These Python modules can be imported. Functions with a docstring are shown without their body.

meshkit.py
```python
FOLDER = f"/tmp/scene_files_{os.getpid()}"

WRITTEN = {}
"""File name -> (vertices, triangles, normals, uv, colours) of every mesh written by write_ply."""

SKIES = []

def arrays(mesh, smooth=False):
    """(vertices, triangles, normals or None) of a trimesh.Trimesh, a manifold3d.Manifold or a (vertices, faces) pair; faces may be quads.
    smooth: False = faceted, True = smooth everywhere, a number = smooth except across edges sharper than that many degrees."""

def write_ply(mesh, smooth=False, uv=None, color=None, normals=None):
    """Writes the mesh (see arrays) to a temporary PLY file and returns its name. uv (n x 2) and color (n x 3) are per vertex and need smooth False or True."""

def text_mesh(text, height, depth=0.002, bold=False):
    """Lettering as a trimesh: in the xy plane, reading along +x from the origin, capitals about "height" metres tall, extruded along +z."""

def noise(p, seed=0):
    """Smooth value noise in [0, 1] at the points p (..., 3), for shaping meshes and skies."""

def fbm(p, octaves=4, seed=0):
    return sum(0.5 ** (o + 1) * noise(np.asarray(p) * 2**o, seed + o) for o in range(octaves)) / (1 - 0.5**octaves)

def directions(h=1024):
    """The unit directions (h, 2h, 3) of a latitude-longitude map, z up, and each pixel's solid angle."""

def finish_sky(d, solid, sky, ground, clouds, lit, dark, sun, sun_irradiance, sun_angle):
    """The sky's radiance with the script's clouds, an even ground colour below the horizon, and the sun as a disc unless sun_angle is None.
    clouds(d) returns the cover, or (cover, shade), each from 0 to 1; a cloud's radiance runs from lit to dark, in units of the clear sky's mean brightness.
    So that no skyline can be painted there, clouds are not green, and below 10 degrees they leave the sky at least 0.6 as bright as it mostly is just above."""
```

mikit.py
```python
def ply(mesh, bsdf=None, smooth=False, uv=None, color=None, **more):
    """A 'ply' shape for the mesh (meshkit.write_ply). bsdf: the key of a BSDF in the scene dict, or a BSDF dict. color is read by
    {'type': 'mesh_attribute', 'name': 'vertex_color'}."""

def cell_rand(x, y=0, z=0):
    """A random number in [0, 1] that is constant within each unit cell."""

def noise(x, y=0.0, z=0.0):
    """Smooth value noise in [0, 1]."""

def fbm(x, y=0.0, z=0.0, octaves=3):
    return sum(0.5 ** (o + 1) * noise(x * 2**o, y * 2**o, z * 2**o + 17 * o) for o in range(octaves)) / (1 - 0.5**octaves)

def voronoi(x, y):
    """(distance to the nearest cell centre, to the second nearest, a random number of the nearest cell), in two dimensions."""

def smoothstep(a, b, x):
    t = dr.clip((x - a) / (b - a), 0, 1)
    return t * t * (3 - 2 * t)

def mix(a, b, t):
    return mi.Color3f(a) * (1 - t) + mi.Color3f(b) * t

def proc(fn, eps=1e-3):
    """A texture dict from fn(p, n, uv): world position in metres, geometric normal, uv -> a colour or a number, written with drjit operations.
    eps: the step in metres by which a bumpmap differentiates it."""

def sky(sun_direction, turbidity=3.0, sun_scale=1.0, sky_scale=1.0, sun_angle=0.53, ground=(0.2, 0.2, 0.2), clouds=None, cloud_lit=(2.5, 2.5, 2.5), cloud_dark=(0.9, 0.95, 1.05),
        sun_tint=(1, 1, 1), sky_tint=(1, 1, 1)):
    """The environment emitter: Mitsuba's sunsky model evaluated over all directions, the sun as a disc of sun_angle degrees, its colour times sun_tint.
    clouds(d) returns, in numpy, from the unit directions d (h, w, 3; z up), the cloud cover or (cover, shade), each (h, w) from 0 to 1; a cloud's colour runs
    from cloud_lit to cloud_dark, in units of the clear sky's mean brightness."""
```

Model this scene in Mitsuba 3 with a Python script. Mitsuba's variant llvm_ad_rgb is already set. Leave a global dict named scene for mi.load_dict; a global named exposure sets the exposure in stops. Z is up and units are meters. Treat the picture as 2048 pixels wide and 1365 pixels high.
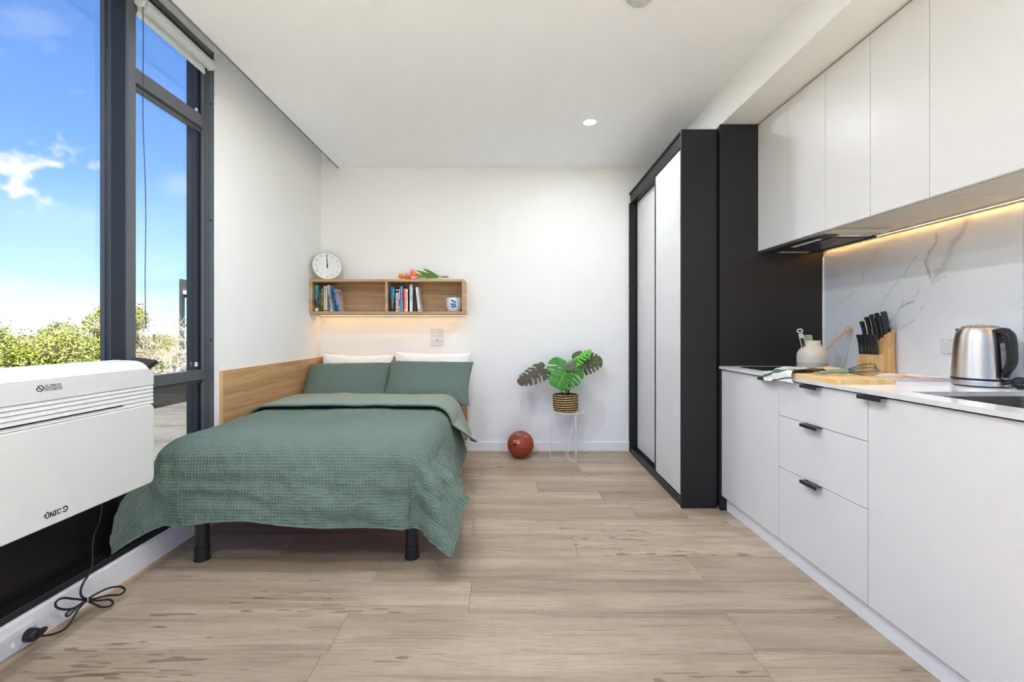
import math, random
import numpy as np, trimesh, drjit as dr, mitsuba as mi, manifold3d
import mikit, meshkit
from mikit import noise as tnoise, fbm as tfbm, cell_rand, smoothstep, mix
from shapely.geometry import Polygon, Point, LineString, box as sbox
from shapely import affinity, union_all

T = mi.ScalarTransform4f
PI = math.pi
rng = random.Random(7)
nrng = np.random.default_rng(11)
scene, labels = {}, {}

# ---------------------------------------------------------------- camera, sky, exposure
EYE = 1.14
scene['camera'] = {'type': 'perspective', 'fov': math.degrees(2 * math.atan(1024 / 890.0)), 'fov_axis': 'x',
    'principal_point_offset_x': 18 / 2048.0, 'principal_point_offset_y': 18.5 / 1365.0, 'near_clip': 0.02, 'far_clip': 2000.0,
    'to_world': T().look_at([0, 0, EYE], [0, 1, EYE], [0, 0, 1])}
exposure = 0.1
SUN = (0.33, -0.64, 0.85)


def cloud_cover(d):
    az = np.degrees(np.arctan2(-d[..., 0], d[..., 1]))
    el = np.degrees(np.arcsin(np.clip(d[..., 2], -1, 1)))
    q = np.stack([az / 3.4, el / 2.7, az * 0 + 3.7], -1)
    n = meshkit.fbm(q, 6, 5)
    n = n + 0.30 * (meshkit.fbm(q * 3.1 + 5, 4, 15) - 0.5)
    wisp = meshkit.fbm(np.stack([az / 9.0 + el / 14.0, el / 5.0, az * 0 + 9.1], -1), 5, 21)
    lump = np.exp(-((az - 47.3) / 5.8) ** 2 - ((el - 15.0) / 3.3) ** 2)
    field = meshkit.fbm(np.stack([az / 26.0, el / 12.0, az * 0 + 1.3], -1), 3, 9)
    spread = np.clip((field - 0.56) * 4, 0, 1) * (el > 5) * np.clip((np.abs(az - 42) - 14) / 8, 0, 1)
    s = np.clip((n * 1.9 + 0.66 * np.maximum(lump, 0.7 * spread) - 1.36) / 0.34, 0, 1)
    cumulus = s * s * (3 - 2 * s)
    bank = np.clip((5.2 + 2.6 * (wisp - 0.5) - el) / 2.4, 0, 1) * (0.55 + 0.5 * wisp)
    haze = np.clip((16 - el) / 16, 0, 1) ** 1.4 * 0.42
    cirrus = np.clip((wisp - 0.57) / 0.25, 0, 1) * 0.45 * np.clip((el - 8) / 8, 0, 1)
    cover = 1 - (1 - cumulus) * (1 - np.clip(bank, 0, 0.95)) * (1 - cirrus) * (1 - haze)
    shade = np.clip(0.35 * bank + 0.3 * (1 - n) * cumulus + 0.15 * haze, 0, 1)
    return cover, shade


scene['sky'] = mikit.sky(SUN, turbidity=2.6, sun_scale=17.0, sky_scale=4.5, sun_angle=1.2, ground=(0.22, 0.23, 0.2), clouds=cloud_cover,
    cloud_lit=(2.2, 2.2, 2.2), cloud_dark=(1.5, 1.6, 1.72), sky_tint=(0.86, 1.12, 1.52), sun_tint=(0.80, 0.97, 1.18))

# ---------------------------------------------------------------- helpers


def srgb(r, g=None, b=None):
    c = np.array([r, g, b] if g is not None else [r, r, r], float) / 255
    return [float(x) for x in np.where(c <= 0.04045, c / 12.92, ((c + 0.055) / 1.055) ** 2.4)]


def col3(*a):
    return mi.Color3f(*srgb(*a))


def key_free(k):
    used = set(scene) | set(labels) | {x[:len(k) + 2 + 4] for x in ()}
    def taken(n):
        return n in scene or n in labels or n in roots
    if not taken(k):
        return k
    i = 1
    while taken(f'{k}_{i:03d}'):
        i += 1
    return f'{k}_{i:03d}'


roots = set()


def thing(name, label, category, group=None):
    k = key_free(name)
    roots.add(k)
    labels[k] = {'label': label, 'category': category}
    if group:
        labels[k]['group'] = group
    return k


def stuff(name, label, category):
    k = thing(name, label, category)
    labels[k]['kind'] = 'stuff'
    return k


def struct(name, label):
    k = key_free(name)
    roots.add(k)
    labels[k] = {'label': label, 'kind': 'structure'}
    return k


counters = {}


def part(parent, name, mesh, bsdf, smooth=False, label=None, kind=None, **more):
    base = f'{parent}__{name}'
    n = counters.get(base, 0)
    counters[base] = n + 1
    k = base if n == 0 else f'{base}_{n:03d}'
    scene[k] = mesh if isinstance(mesh, dict) else mikit.ply(mesh, bsdf, smooth=smooth, **more)
    if label or kind:
        labels[k] = {}
        if label:
            labels[k]['label'] = label
        if kind:
            labels[k]['kind'] = kind
    return k


def single(k, mesh, bsdf, smooth=False, **more):
    scene[k] = mikit.ply(mesh, bsdf, smooth=smooth, **more)
    return k


def tm(v, f):
    return trimesh.Trimesh(np.asarray(v, float), np.asarray(f, int), process=False)


def cat(*ms):
    return trimesh.util.concatenate([m for g in ms for m in (g if isinstance(g, (list, tuple)) else [g])])


def hull(pts):
    m = manifold3d.Manifold.hull_points(np.asarray(pts, float)).to_mesh()
    return tm(m.vert_properties[:, :3], m.tri_verts)


def bx(x0, x1, y0, y1, z0, z1, b=0.0):
    """A box, its edges chamfered by b."""
    if b <= 0:
        m = trimesh.creation.box(extents=(x1 - x0, y1 - y0, z1 - z0))
        m.apply_translation(((x0 + x1) / 2, (y0 + y1) / 2, (z0 + z1) / 2))
        return m
    b = min(b, (x1 - x0) / 2.01, (y1 - y0) / 2.01, (z1 - z0) / 2.01)
    pts = []
    for sx, xa in ((1, x0), (-1, x1)):
        for sy, ya in ((1, y0), (-1, y1)):
            for sz, za in ((1, z0), (-1, z1)):
                pts += [(xa, ya + sy * b, za + sz * b), (xa + sx * b, ya, za + sz * b), (xa + sx * b, ya + sy * b, za)]
    return hull(pts)


def rounded_slab(w, h, t, r, b=0.0, n=6):
    """A slab with rounded corners in x (w) and y (h), from z=0 to t, front edge softened by b."""
    r = min(r, w / 2.001, h / 2.001)
    core = sbox(-w / 2 + r, -h / 2 + r, w / 2 - r, h / 2 - r).buffer(r, quad_segs=n)
    if b <= 0:
        return trimesh.creation.extrude_polygon(core, t, engine='earcut')
    inner = core.buffer(-b)
    a, c = np.array(core.exterior.coords)[:-1], np.array(inner.exterior.coords)[:-1]
    return hull([(x, y, 0) for x, y in a] + [(x, y, t - b) for x, y in a] + [(x, y, t) for x, y in c])


def extr(poly, t):
    if isinstance(poly, (list, tuple)):
        poly = Polygon(poly)
    gs = getattr(poly, 'geoms', [poly])
    return cat([trimesh.creation.extrude_polygon(g, t, engine='earcut') for g in gs if g.area > 1e-12])


def xf(mesh, m):
    m2 = mesh.copy()
    m2.apply_transform(np.asarray(m, float))
    return m2


def frame(o, ex, ey, ez):
    m = np.eye(4)
    m[:3, 0], m[:3, 1], m[:3, 2], m[:3, 3] = ex, ey, ez, o
    return m


def move(mesh, x=0, y=0, z=0):
    m = mesh.copy()
    m.apply_translation((x, y, z))
    return m


def rot(deg, axis, p=(0, 0, 0)):
    return trimesh.transformations.rotation_matrix(math.radians(deg), axis, p)


def lathe(profile, n=48, cx=0, cy=0, closed=False):
    """A surface turned about z from (r, z) points; outward for points listed upwards."""
    p = np.asarray(profile, float)
    a = np.arange(n) * 2 * PI / n
    v = np.stack([p[:, None, 0] * np.cos(a), p[:, None, 0] * np.sin(a), np.repeat(p[:, 1:2], n, 1)], -1).reshape(-1, 3)
    f = []
    m = len(p)
    for i in range(m if closed else m - 1):
        j = (i + 1) % m
        for k in range(n):
            l = (k + 1) % n
            f += [(i * n + k, i * n + l, j * n + l), (i * n + k, j * n + l, j * n + k)]
    mesh = tm(v + np.array([cx, cy, 0]), f)
    mesh.merge_vertices()
    mesh.update_faces(mesh.nondegenerate_faces())
    return mesh


def spline(pts, n=12, closed=False):
    p = np.asarray(pts, float)
    if len(p) < 3:
        return p
    q = np.vstack([p[-1], p, p[0], p[1]]) if closed else np.vstack([2 * p[0] - p[1], p, 2 * p[-1] - p[-2]])
    out = []
    for i in range(1, len(q) - 2):
        t = np.linspace(0, 1, n, endpoint=False)[:, None]
        a, b, c, d = q[i - 1], q[i], q[i + 1], q[i + 2]
        out.append(0.5 * (2 * b + (c - a) * t + (2 * a - 5 * b + 4 * c - d) * t ** 2 + (3 * b - a - 3 * c + d) * t ** 3))
    if not closed:
        out.append(p[-1:])
    return np.vstack(out)


def tube(path, r, n=10, closed=False):
    """A round tube along the points; r a number or one radius per point; ends capped."""
    p = np.asarray(path, float)
    m = len(p)
    r = np.full(m, r, float) if np.isscalar(r) else np.asarray(r, float)
    tan = np.roll(p, -1, 0) - np.roll(p, 1, 0) if closed else np.gradient(p, axis=0)
    tan /= np.linalg.norm(tan, axis=1, keepdims=True) + 1e-12
    up = np.array([0, 0, 1.0]) if abs(tan[0][2]) < 0.9 else np.array([1.0, 0, 0])
    u = np.cross(tan[0], up)
    u /= np.linalg.norm(u)
    a = np.arange(n) * 2 * PI / n
    v = []
    for i in range(m):
        u = u - tan[i] * (u @ tan[i])
        u /= np.linalg.norm(u) + 1e-12
        w = np.cross(tan[i], u)
        v.append(p[i] + r[i] * (np.cos(a)[:, None] * u + np.sin(a)[:, None] * w))
    v = np.vstack(v)
    f = []
    for i in range(m if closed else m - 1):
        j = (i + 1) % m
        for k in range(n):
            l = (k + 1) % n
            f += [(i * n + k, i * n + l, j * n + l), (i * n + k, j * n + l, j * n + k)]
    if not closed:
        v = np.vstack([v, p[0], p[-1]])
        c0, c1 = len(v) - 2, len(v) - 1
        for k in range(n):
            l = (k + 1) % n
            f += [(c0, l, k), (c1, (m - 1) * n + k, (m - 1) * n + l)]
    return tm(v, f)


def grid(P, flip=False):
    """(mesh, number of rows, columns) of a (rows, columns, 3) array of points."""
    h, w = P.shape[:2]
    i = np.arange(h * w).reshape(h, w)
    a, b, c, d = i[:-1, :-1].ravel(), i[:-1, 1:].ravel(), i[1:, 1:].ravel(), i[1:, :-1].ravel()
    f = np.vstack([np.stack([a, b, c], 1), np.stack([a, c, d], 1)])
    return tm(P.reshape(-1, 3), f[:, ::-1] if flip else f)


def text(s, h, depth=0.0006, bold=False, anchor='l', squash=None):
    m = meshkit.text_mesh(s, h, depth, bold)
    lo, hi = m.bounds
    if squash:
        m.apply_scale([squash / (hi[0] - lo[0]), 1, 1])
        lo, hi = m.bounds
    m.apply_translation([{'l': -lo[0], 'c': -(lo[0] + hi[0]) / 2, 'r': -hi[0]}[anchor], 0, 0])
    return m


# ---------------------------------------------------------------- materials


def plain(name, c, rough=0.6, spec=0.35, metallic=0.0, coat=0.0, **more):
    b = {'type': 'principled', 'base_color': {'type': 'rgb', 'value': c} if isinstance(c, list) else mikit.proc(c), 'roughness': rough,
         'specular': spec, 'metallic': metallic, **more}
    if coat:
        b['clearcoat'], b['clearcoat_gloss'] = coat, 0.9
    scene[name] = {'type': 'twosided', 'bsdf': b}
    return name


def matte(name, c):
    scene[name] = {'type': 'twosided', 'bsdf': {'type': 'diffuse', 'reflectance': {'type': 'rgb', 'value': c} if isinstance(c, list) else mikit.proc(c)}}
    return name


matte('wall_paint', srgb(238, 239, 239))
matte('ceiling_paint', srgb(243, 246, 250))
plain('white_gloss', srgb(224, 223, 222), 0.35, 0.4)
plain('white_satin', srgb(240, 240, 240), 0.45, 0.35)
plain('white_plastic', srgb(206, 208, 207), 0.4, 0.4)
plain('blind_white', srgb(226, 234, 232), 0.5, 0.3)
plain('window_metal', srgb(80, 84, 88), 0.30, 0.5)
plain('window_metal_dark', srgb(34, 36, 39), 0.4, 0.4)
plain('black_panel', srgb(36, 36, 37), 0.42, 0.25)
plain('black_metal', srgb(30, 31, 34), 0.38, 0.45)
plain('black_plastic', srgb(26, 26, 28), 0.42, 0.45)
plain('black_spandrel', srgb(24, 25, 28), 0.3, 0.4)
plain('black_glass', srgb(14, 14, 16), 0.06, 0.6)
plain('dark_gap', srgb(12, 12, 12), 0.8, 0.1)
plain('grey_plastic', srgb(58, 56, 54), 0.55, 0.3)
plain('groove_grey', srgb(150, 156, 160), 0.6, 0.3)
plain('print_black', srgb(34, 34, 38), 0.6, 0.2)
plain('shadow_line', srgb(120, 120, 118), 0.6, 0.3)
scene['pane_glass'] = {'type': 'thindielectric', 'int_ior': 1.5}
scene['brushed_steel'] = {'type': 'twosided', 'bsdf': {'type': 'roughconductor', 'material': 'none', 'specular_reflectance': {'type': 'rgb', 'value': [0.66, 0.64, 0.62]}, 'alpha': 0.17}}
scene['chrome'] = {'type': 'twosided', 'bsdf': {'type': 'roughconductor', 'material': 'none', 'specular_reflectance': {'type': 'rgb', 'value': [0.75, 0.75, 0.75]}, 'alpha': 0.08}}


def oak(c_light, c_mid, c_dark, k=1.0):
    a, m, d = col3(*c_light), col3(*c_mid), col3(*c_dark)
    def fn(p, n, uv):
        along = (p.x + p.y) * 1.0
        across = p.z + dr.select(dr.abs(n.z) > 0.5, p.y - p.x * 0.0, 0.0)
        warp = 0.03 * tfbm(along * 0.7, across * 4.0, 2.0, 3)
        fine = tfbm(along * 7, (across + warp * 0.4) * 260 * k, 1.0, 3)
        band = tfbm(along * 0.45 + 4, (across + warp) * 30 * k, 5.0, 3)
        streak = smoothstep(0.62, 0.85, tnoise(along * 1.6 + 9, (across + warp) * 110 * k, 3.0))
        c = mix(m, a, smoothstep(0.3, 0.7, band))
        c = mix(c, d, 0.45 * smoothstep(0.45, 0.8, fine) + 0.4 * streak)
        return c
    return fn


plain('oak_headboard', oak((196, 158, 114), (178, 140, 98), (138, 102, 68)), 0.5, 0.3)
plain('oak_shelf', oak((202, 170, 134), (184, 150, 114), (142, 112, 86)), 0.5, 0.3)
plain('oak_edge', srgb(205, 165, 118), 0.5, 0.3)


def floor_wood(p, n, uv):
    # uv carries the plank's own running coordinates, so that each board has a grain of its own
    u, v = uv.x, uv.y
    seed = dr.floor(v / 10.0)
    tone = cell_rand(seed, 3)
    warp = 0.016 * tfbm(u * 1.2, v * 9, 1.0, 3) + 0.010 * tnoise(u * 4, v * 14, 4.0)
    ring = 0.5 + 0.5 * dr.sin((v + 3.0 * warp + 0.12 * tfbm(u * 0.9, v * 4.0, 7.0, 2)) * 330)
    fine = tfbm(u * 16, (v + warp) * 620, 2.0, 3)
    pores = smoothstep(0.60, 0.80, tnoise(u * 26, (v + warp) * 900, 9.0))
    band = tfbm(u * 0.6, (v + warp) * 11, 6.0, 3)
    mottle = tfbm(u * 2.5, v * 14, 16.0, 3)
    patch = smoothstep(0.52, 0.70, tfbm(u * 1.1 + 7, v * 9, 3.0, 2))
    dark = smoothstep(0.60, 0.80, tfbm(u * 1.6 + 5, (v + warp) * 36, 8.0, 3))
    kn = tnoise(u * 13.0 + 31, (v + warp) * 120, 5.0) * smoothstep(0.62, 0.76, tnoise(u * 1.9, v * 9, 12.0))
    knot = smoothstep(0.72, 0.86, kn)
    c = mix(col3(180, 160, 139), col3(205, 186, 164), smoothstep(0.25, 0.75, band))
    c = mix(c, col3(168, 148, 128), 0.5 * smoothstep(0.4, 0.7, mottle))
    c = mix(c, col3(150, 129, 108), 0.45 * smoothstep(0.40, 0.80, fine) + 0.22 * pores)
    c = mix(c, col3(154, 132, 110), patch * ring * 0.42)
    c = mix(c, col3(126, 104, 84), 0.30 * dark + 0.7 * knot)
    return c * (0.67 + 0.19 * tone)


plain('floor_planks', floor_wood, 0.44, 0.34)
plain('floor_bed', srgb(120, 100, 80), 0.7, 0.2)
plain('scotia_wood', srgb(172, 150, 124), 0.5, 0.3)
# ---------------------------------------------------------------- room shell
XL, XR, YB, YR, ZC = -1.72, 2.06, 4.21, -1.0, 2.69
ZTOP = 2.97
WY0, WY1, WZ0, WZ1 = -0.6, 2.644, 0.135, 2.80

k = struct('wall_left', 'white painted wall beside the bed that holds the tall window')
single(k, cat(bx(XL - 0.14, XL, WY1, YB, 0, ZTOP), bx(XL - 0.14, XL, YR, WY0, 0, ZTOP), bx(XL - 0.14, XL, WY0, WY1, WZ1, ZTOP),
              bx(XL - 0.14, XL, WY0, WY1, 0, WZ0)), 'wall_paint')
k = struct('wall_back', 'white painted wall behind the bed, shelf and plant')
single(k, bx(XL - 0.14, XR + 0.2, YB, YB + 0.15, 0, ZTOP), 'wall_paint')
k = struct('wall_right', 'white painted wall behind the kitchen and wardrobe')
single(k, bx(XR, XR + 0.2, YR, YB, 0, ZTOP), 'wall_paint')
k = struct('wall_rear', 'white painted wall with the balcony door opening')
single(k, cat(bx(XL - 0.14, -1.62, YR - 0.15, YR, 0, ZTOP), bx(1.96, XR + 0.2, YR - 0.15, YR, 0, ZTOP), bx(-1.62, 1.96, YR - 0.15, YR, 2.6, ZTOP)), 'wall_paint')
k = struct('ceiling', 'flat white plaster ceiling with a recess along the window wall')
single(k, cat(bx(-1.55, XR, YR, YB, ZC, ZC + 0.06), bx(XL - 0.14, -1.55, YR, YB, ZTOP - 0.06, ZTOP), bx(-1.55, -1.54, YR, YB, ZC + 0.06, ZTOP)), 'ceiling_paint')
k = struct('trim_1', 'grey edge bead along the ceiling recess')
single(k, bx(-1.562, -1.55, YR, YB, ZC - 0.003, ZC + 0.02), 'shadow_line')
k = struct('bulkhead', 'white square bulkhead above the wardrobe and wall cabinets')
single(k, bx(1.40, XR, YR, YB, 2.472, ZC), 'wall_paint')
k = struct('trim_2', 'white reveal bead beside the window')
single(k, bx(XL, XL + 0.004, WY1, WY1 + 0.05, 0.135, 2.80, 0.0015), 'white_satin')

# floor: a bed of screed, then each plank a part
k = struct('floor', 'wide pale oak planks laid across the room')
scene[k] = mikit.ply(bx(XL - 0.14, XR + 0.2, YR, YB, -0.12, -0.006), 'floor_bed')
PW, PL = 0.2277, 1.524
seam_at = {0: 0.90, 1: -0.142, 2: 0.926, 3: 0.385, 4: -0.177, 5: 0.825, 6: 0.68, 7: 0.25, 8: -0.179, 9: 0.643, 10: 1.08, 11: 0.43, 12: 1.10}
seam_at[-1] = -0.64
serial = 0
rows = range(int(math.floor((YR - 1.573) / PW)), 12)
for r in rows:
    y0, y1 = max(1.573 + r * PW, YR), min(1.573 + (r + 1) * PW, YB)
    if y1 - y0 < 0.01:
        continue
    s = seam_at.get(r, rng.uniform(-0.7, 0.8))
    xs = [s + j * PL for j in range(-3, 4)]
    xs = [XL - 0.02] + [x for x in xs if XL + 0.1 < x < XR - 0.1] + [XR + 0.02]
    if r == 5:
        xs = sorted(xs + [1.134 + 0.0])
    if r < -2 and y1 < 0.9:
        pass
    for x0, x1 in zip(xs, xs[1:]):
        serial += 1
        m = bx(x0 + 0.0004, x1 - 0.0004, y0 + 0.0004, y1 - 0.0004, -0.006, 0.0, 0.0009)
        v = np.asarray(m.vertices)
        uv = np.stack([v[:, 0] + serial * 3.37, (v[:, 1] - y0) + serial * 10.0 + 4.0], 1)
        part(k, 'plank', m, 'floor_planks', uv=uv)

# skirting and scotia
for nm, lab, ms in (('baseboard_left', 'tall white skirting under the window', [bx(XL, XL + 0.016, YR, YB, 0.0, 0.122), bx(XL, XL + 0.010, YR, YB, 0.122, 0.134)]),
                    ('baseboard_back', 'low white skirting along the wall behind the bed', [bx(XL, 1.2, YB - 0.012, YB, 0, 0.098, 0.002)])):
    single(struct(nm, lab), cat(ms), 'white_satin')
quarter = [(0, 0)] + [(0.016 * math.cos(a), 0.016 * math.sin(a)) for a in np.linspace(0, PI / 2, 6)]
q = extr(quarter, YB - YR)
single(struct('trim_3', 'oak scotia bead at the foot of the window wall'), xf(q, frame((XL + 0.016, YB, 0), (1, 0, 0), (0, 0, 1), (0, -1, 0))), 'scotia_wood')
q = extr(quarter, 1.2 - XL)
single(struct('trim_4', 'oak scotia bead at the foot of the wall behind the bed'), xf(q, frame((XL, YB - 0.012, 0), (0, -1, 0), (0, 0, 1), (1, 0, 0))), 'scotia_wood')

# windows
GX = -1.80
w1 = struct('window_1', 'tall dark framed window of three panes beside the bed')
MY0, MY1 = 2.05, 2.092
part(w1, 'head', cat(bx(-1.86, -1.722, MY0, WY1 - 0.001, WZ1 - 0.03, WZ1 - 0.001, 0.002), bx(-1.84, -1.735, MY0, WY1 - 0.004, WZ1 - 0.075, WZ1 - 0.03, 0.002)), 'window_metal')
jamb = [(-1.716, 2.643), (-1.716, 2.636), (-1.742, 2.636), (-1.742, 2.630), (-1.756, 2.630), (-1.756, 2.612), (-1.772, 2.612), (-1.772, 2.622), (-1.79, 2.622), (-1.79, 2.615), (-1.812, 2.615), (-1.812, 2.643)]
part(w1, 'jamb', move(extr(jamb, WZ1 - WZ0 - 0.002), 0, 0, WZ0 + 0.001), 'window_metal')
for zz in (2.49, 1.80, 1.09, 0.5):
    part(w1, 'screw', xf(lathe([(0.0, 0.003), (0.004, 0.0028), (0.0065, 0.0012), (0.0065, -0.001)], 14), frame((-1.729, 2.636, zz), (1, 0, 0), (0, 0, 1), (0, -1, 0))), 'window_metal_dark', smooth=30)
mull = [(-1.726, MY0), (-1.726, MY1), (-1.735, MY1), (-1.735, MY1 + 0.002), (-1.757, MY1 + 0.002), (-1.757, MY1 + 0.012), (-1.79, MY1 + 0.012), (-1.79, MY1), (-1.862, MY1), (-1.862, MY0 + 0.006),
        (-1.842, MY0 + 0.006), (-1.842, MY0 + 0.002), (-1.838, MY0 + 0.002), (-1.838, MY0 + 0.014), (-1.800, MY0 + 0.014), (-1.800, MY0 + 0.004), (-1.790, MY0 + 0.004), (-1.790, MY0 + 0.0065), (-1.765, MY0 + 0.0065), (-1.765, MY0)]
part(w1, 'mullion', move(extr(mull, WZ1 - WZ0 - 0.002), 0, 0, WZ0 + 0.001), 'window_metal')
part(w1, 'gasket', bx(-1.806, -1.738, MY0 - 0.0015, MY0 + 0.016, WZ0 + 0.03, WZ1 - 0.08, 0.001), 'window_metal_dark')
SY0, SY1 = MY1 + 0.004, 2.614


def rail(z0, z1):
    return cat(bx(-1.80, -1.755, SY0, SY1, z0 + 0.018, z1, 0.002), bx(-1.80, -1.775, SY0, SY1, z0, z0 + 0.018))


part(w1, 'transom', rail(2.315, 2.405), 'window_metal')
part(w1, 'transom', rail(0.842, 0.918), 'window_metal')
part(w1, 'sill', cat(bx(-1.86, -1.705, WY0, WY1, WZ0, WZ0 + 0.028, 0.003), bx(-1.84, -1.755, MY1, SY1, WZ0 + 0.03, WZ0 + 0.08, 0.002)), 'window_metal_dark')
for z0, z1 in ((2.405, WZ1 - 0.07), (0.918, 2.315), (WZ0 + 0.08, 0.842)):
    part(w1, 'pane', bx(GX - 0.001, GX + 0.001, SY0 - 0.002, SY1 + 0.002, z0 - 0.004, z1 + 0.004).slice_plane([GX, 0, 0], [1, 0, 0]) if False else tm([(GX, SY0 - 0.002, z0 - 0.004), (GX, SY1 + 0.002, z0 - 0.004), (GX, SY1 + 0.002, z1 + 0.004), (GX, SY0 - 0.002, z1 + 0.004)], [(0, 1, 2), (0, 2, 3)]), 'pane_glass')
for z0, z1 in ((2.405, WZ1 - 0.075), (0.918, 2.315), (WZ0 + 0.08, 0.842)):
    part(w1, 'bead', cat(bx(-1.798, -1.782, SY1 - 0.012, SY1 + 0.004, z0, z1), bx(-1.798, -1.782, SY0 - 0.002, SY0 + 0.008, z0, z1)), 'window_metal_dark')
part(w1, 'latch', bx(-1.795, -1.778, 2.585, 2.603, 2.42, 2.445, 0.003), 'chrome')
part(w1, 'latch', bx(-1.795, -1.778, 2.585, 2.603, 0.935, 0.965, 0.003), 'chrome')

w2 = struct('window_2', 'wide dark framed window behind the wall heater')
part(w2, 'head', bx(-1.86, -1.722, WY0, MY0 - 0.001, WZ1 - 0.075, WZ1 - 0.001, 0.003), 'window_metal')
part(w2, 'transom', bx(-1.82, -1.752, WY0, MY0 - 0.002, 0.842, 0.90, 0.002), 'window_metal')
part(w2, 'jamb', bx(-1.86, -1.722, WY0, WY0 + 0.05, WZ0, WZ1 - 0.076, 0.003), 'window_metal')
part(w2, 'mullion', bx(-1.86, -1.726, 0.62, 0.68, 0.90, WZ1 - 0.076, 0.003), 'window_metal')
part(w2, 'spandrel_panel', bx(-1.80, -1.775, WY0 + 0.05, MY0 - 0.002, WZ0 + 0.03, 0.842), 'black_spandrel')
for y0, y1 in ((WY0 + 0.04, 0.63), (0.67, MY0 + 0.01)):
    part(w2, 'pane', tm([(GX, y0, 0.895), (GX, y1, 0.895), (GX, y1, WZ1 - 0.07), (GX, y0, WZ1 - 0.07)], [(0, 1, 2), (0, 2, 3)]), 'pane_glass')

# rear balcony door frame (seen only in reflections)
d1 = struct('door_1', 'dark frame of the open balcony door')
part(d1, 'frame', cat(bx(-1.62, -1.56, YR - 0.11, YR - 0.03, 0, 2.6), bx(1.90, 1.96, YR - 0.11, YR - 0.03, 0, 2.6), bx(-1.56, 1.90, YR - 0.11, YR - 0.03, 2.54, 2.6)), 'window_metal')

# outside: fin of the facade, terrace and parapet, street level
plain('fin_metal', srgb(52, 55, 59), 0.5, 0.35)


def concrete(p, n, uv):
    a = tfbm(p.x * 2.0, p.y * 2.0, 0.0, 4)
    b = tfbm(p.x * 40, p.y * 40, 3.0, 2)
    st = smoothstep(0.5, 0.75, tfbm(p.x * 1.2, p.y * 6.0, 8.0, 4))
    return mix(mix(col3(80, 78, 76), col3(98, 96, 93), a), col3(70, 62, 56), 0.5 * st) * (0.85 + 0.3 * b)


matte('terrace_concrete', concrete)


def render_dark(p, n, uv):
    s = smoothstep(0.86, 0.93, tnoise(p.x * 60, p.y * 60, p.z * 60))
    return mix(col3(46, 44, 43), col3(92, 90, 88), s)


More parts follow.
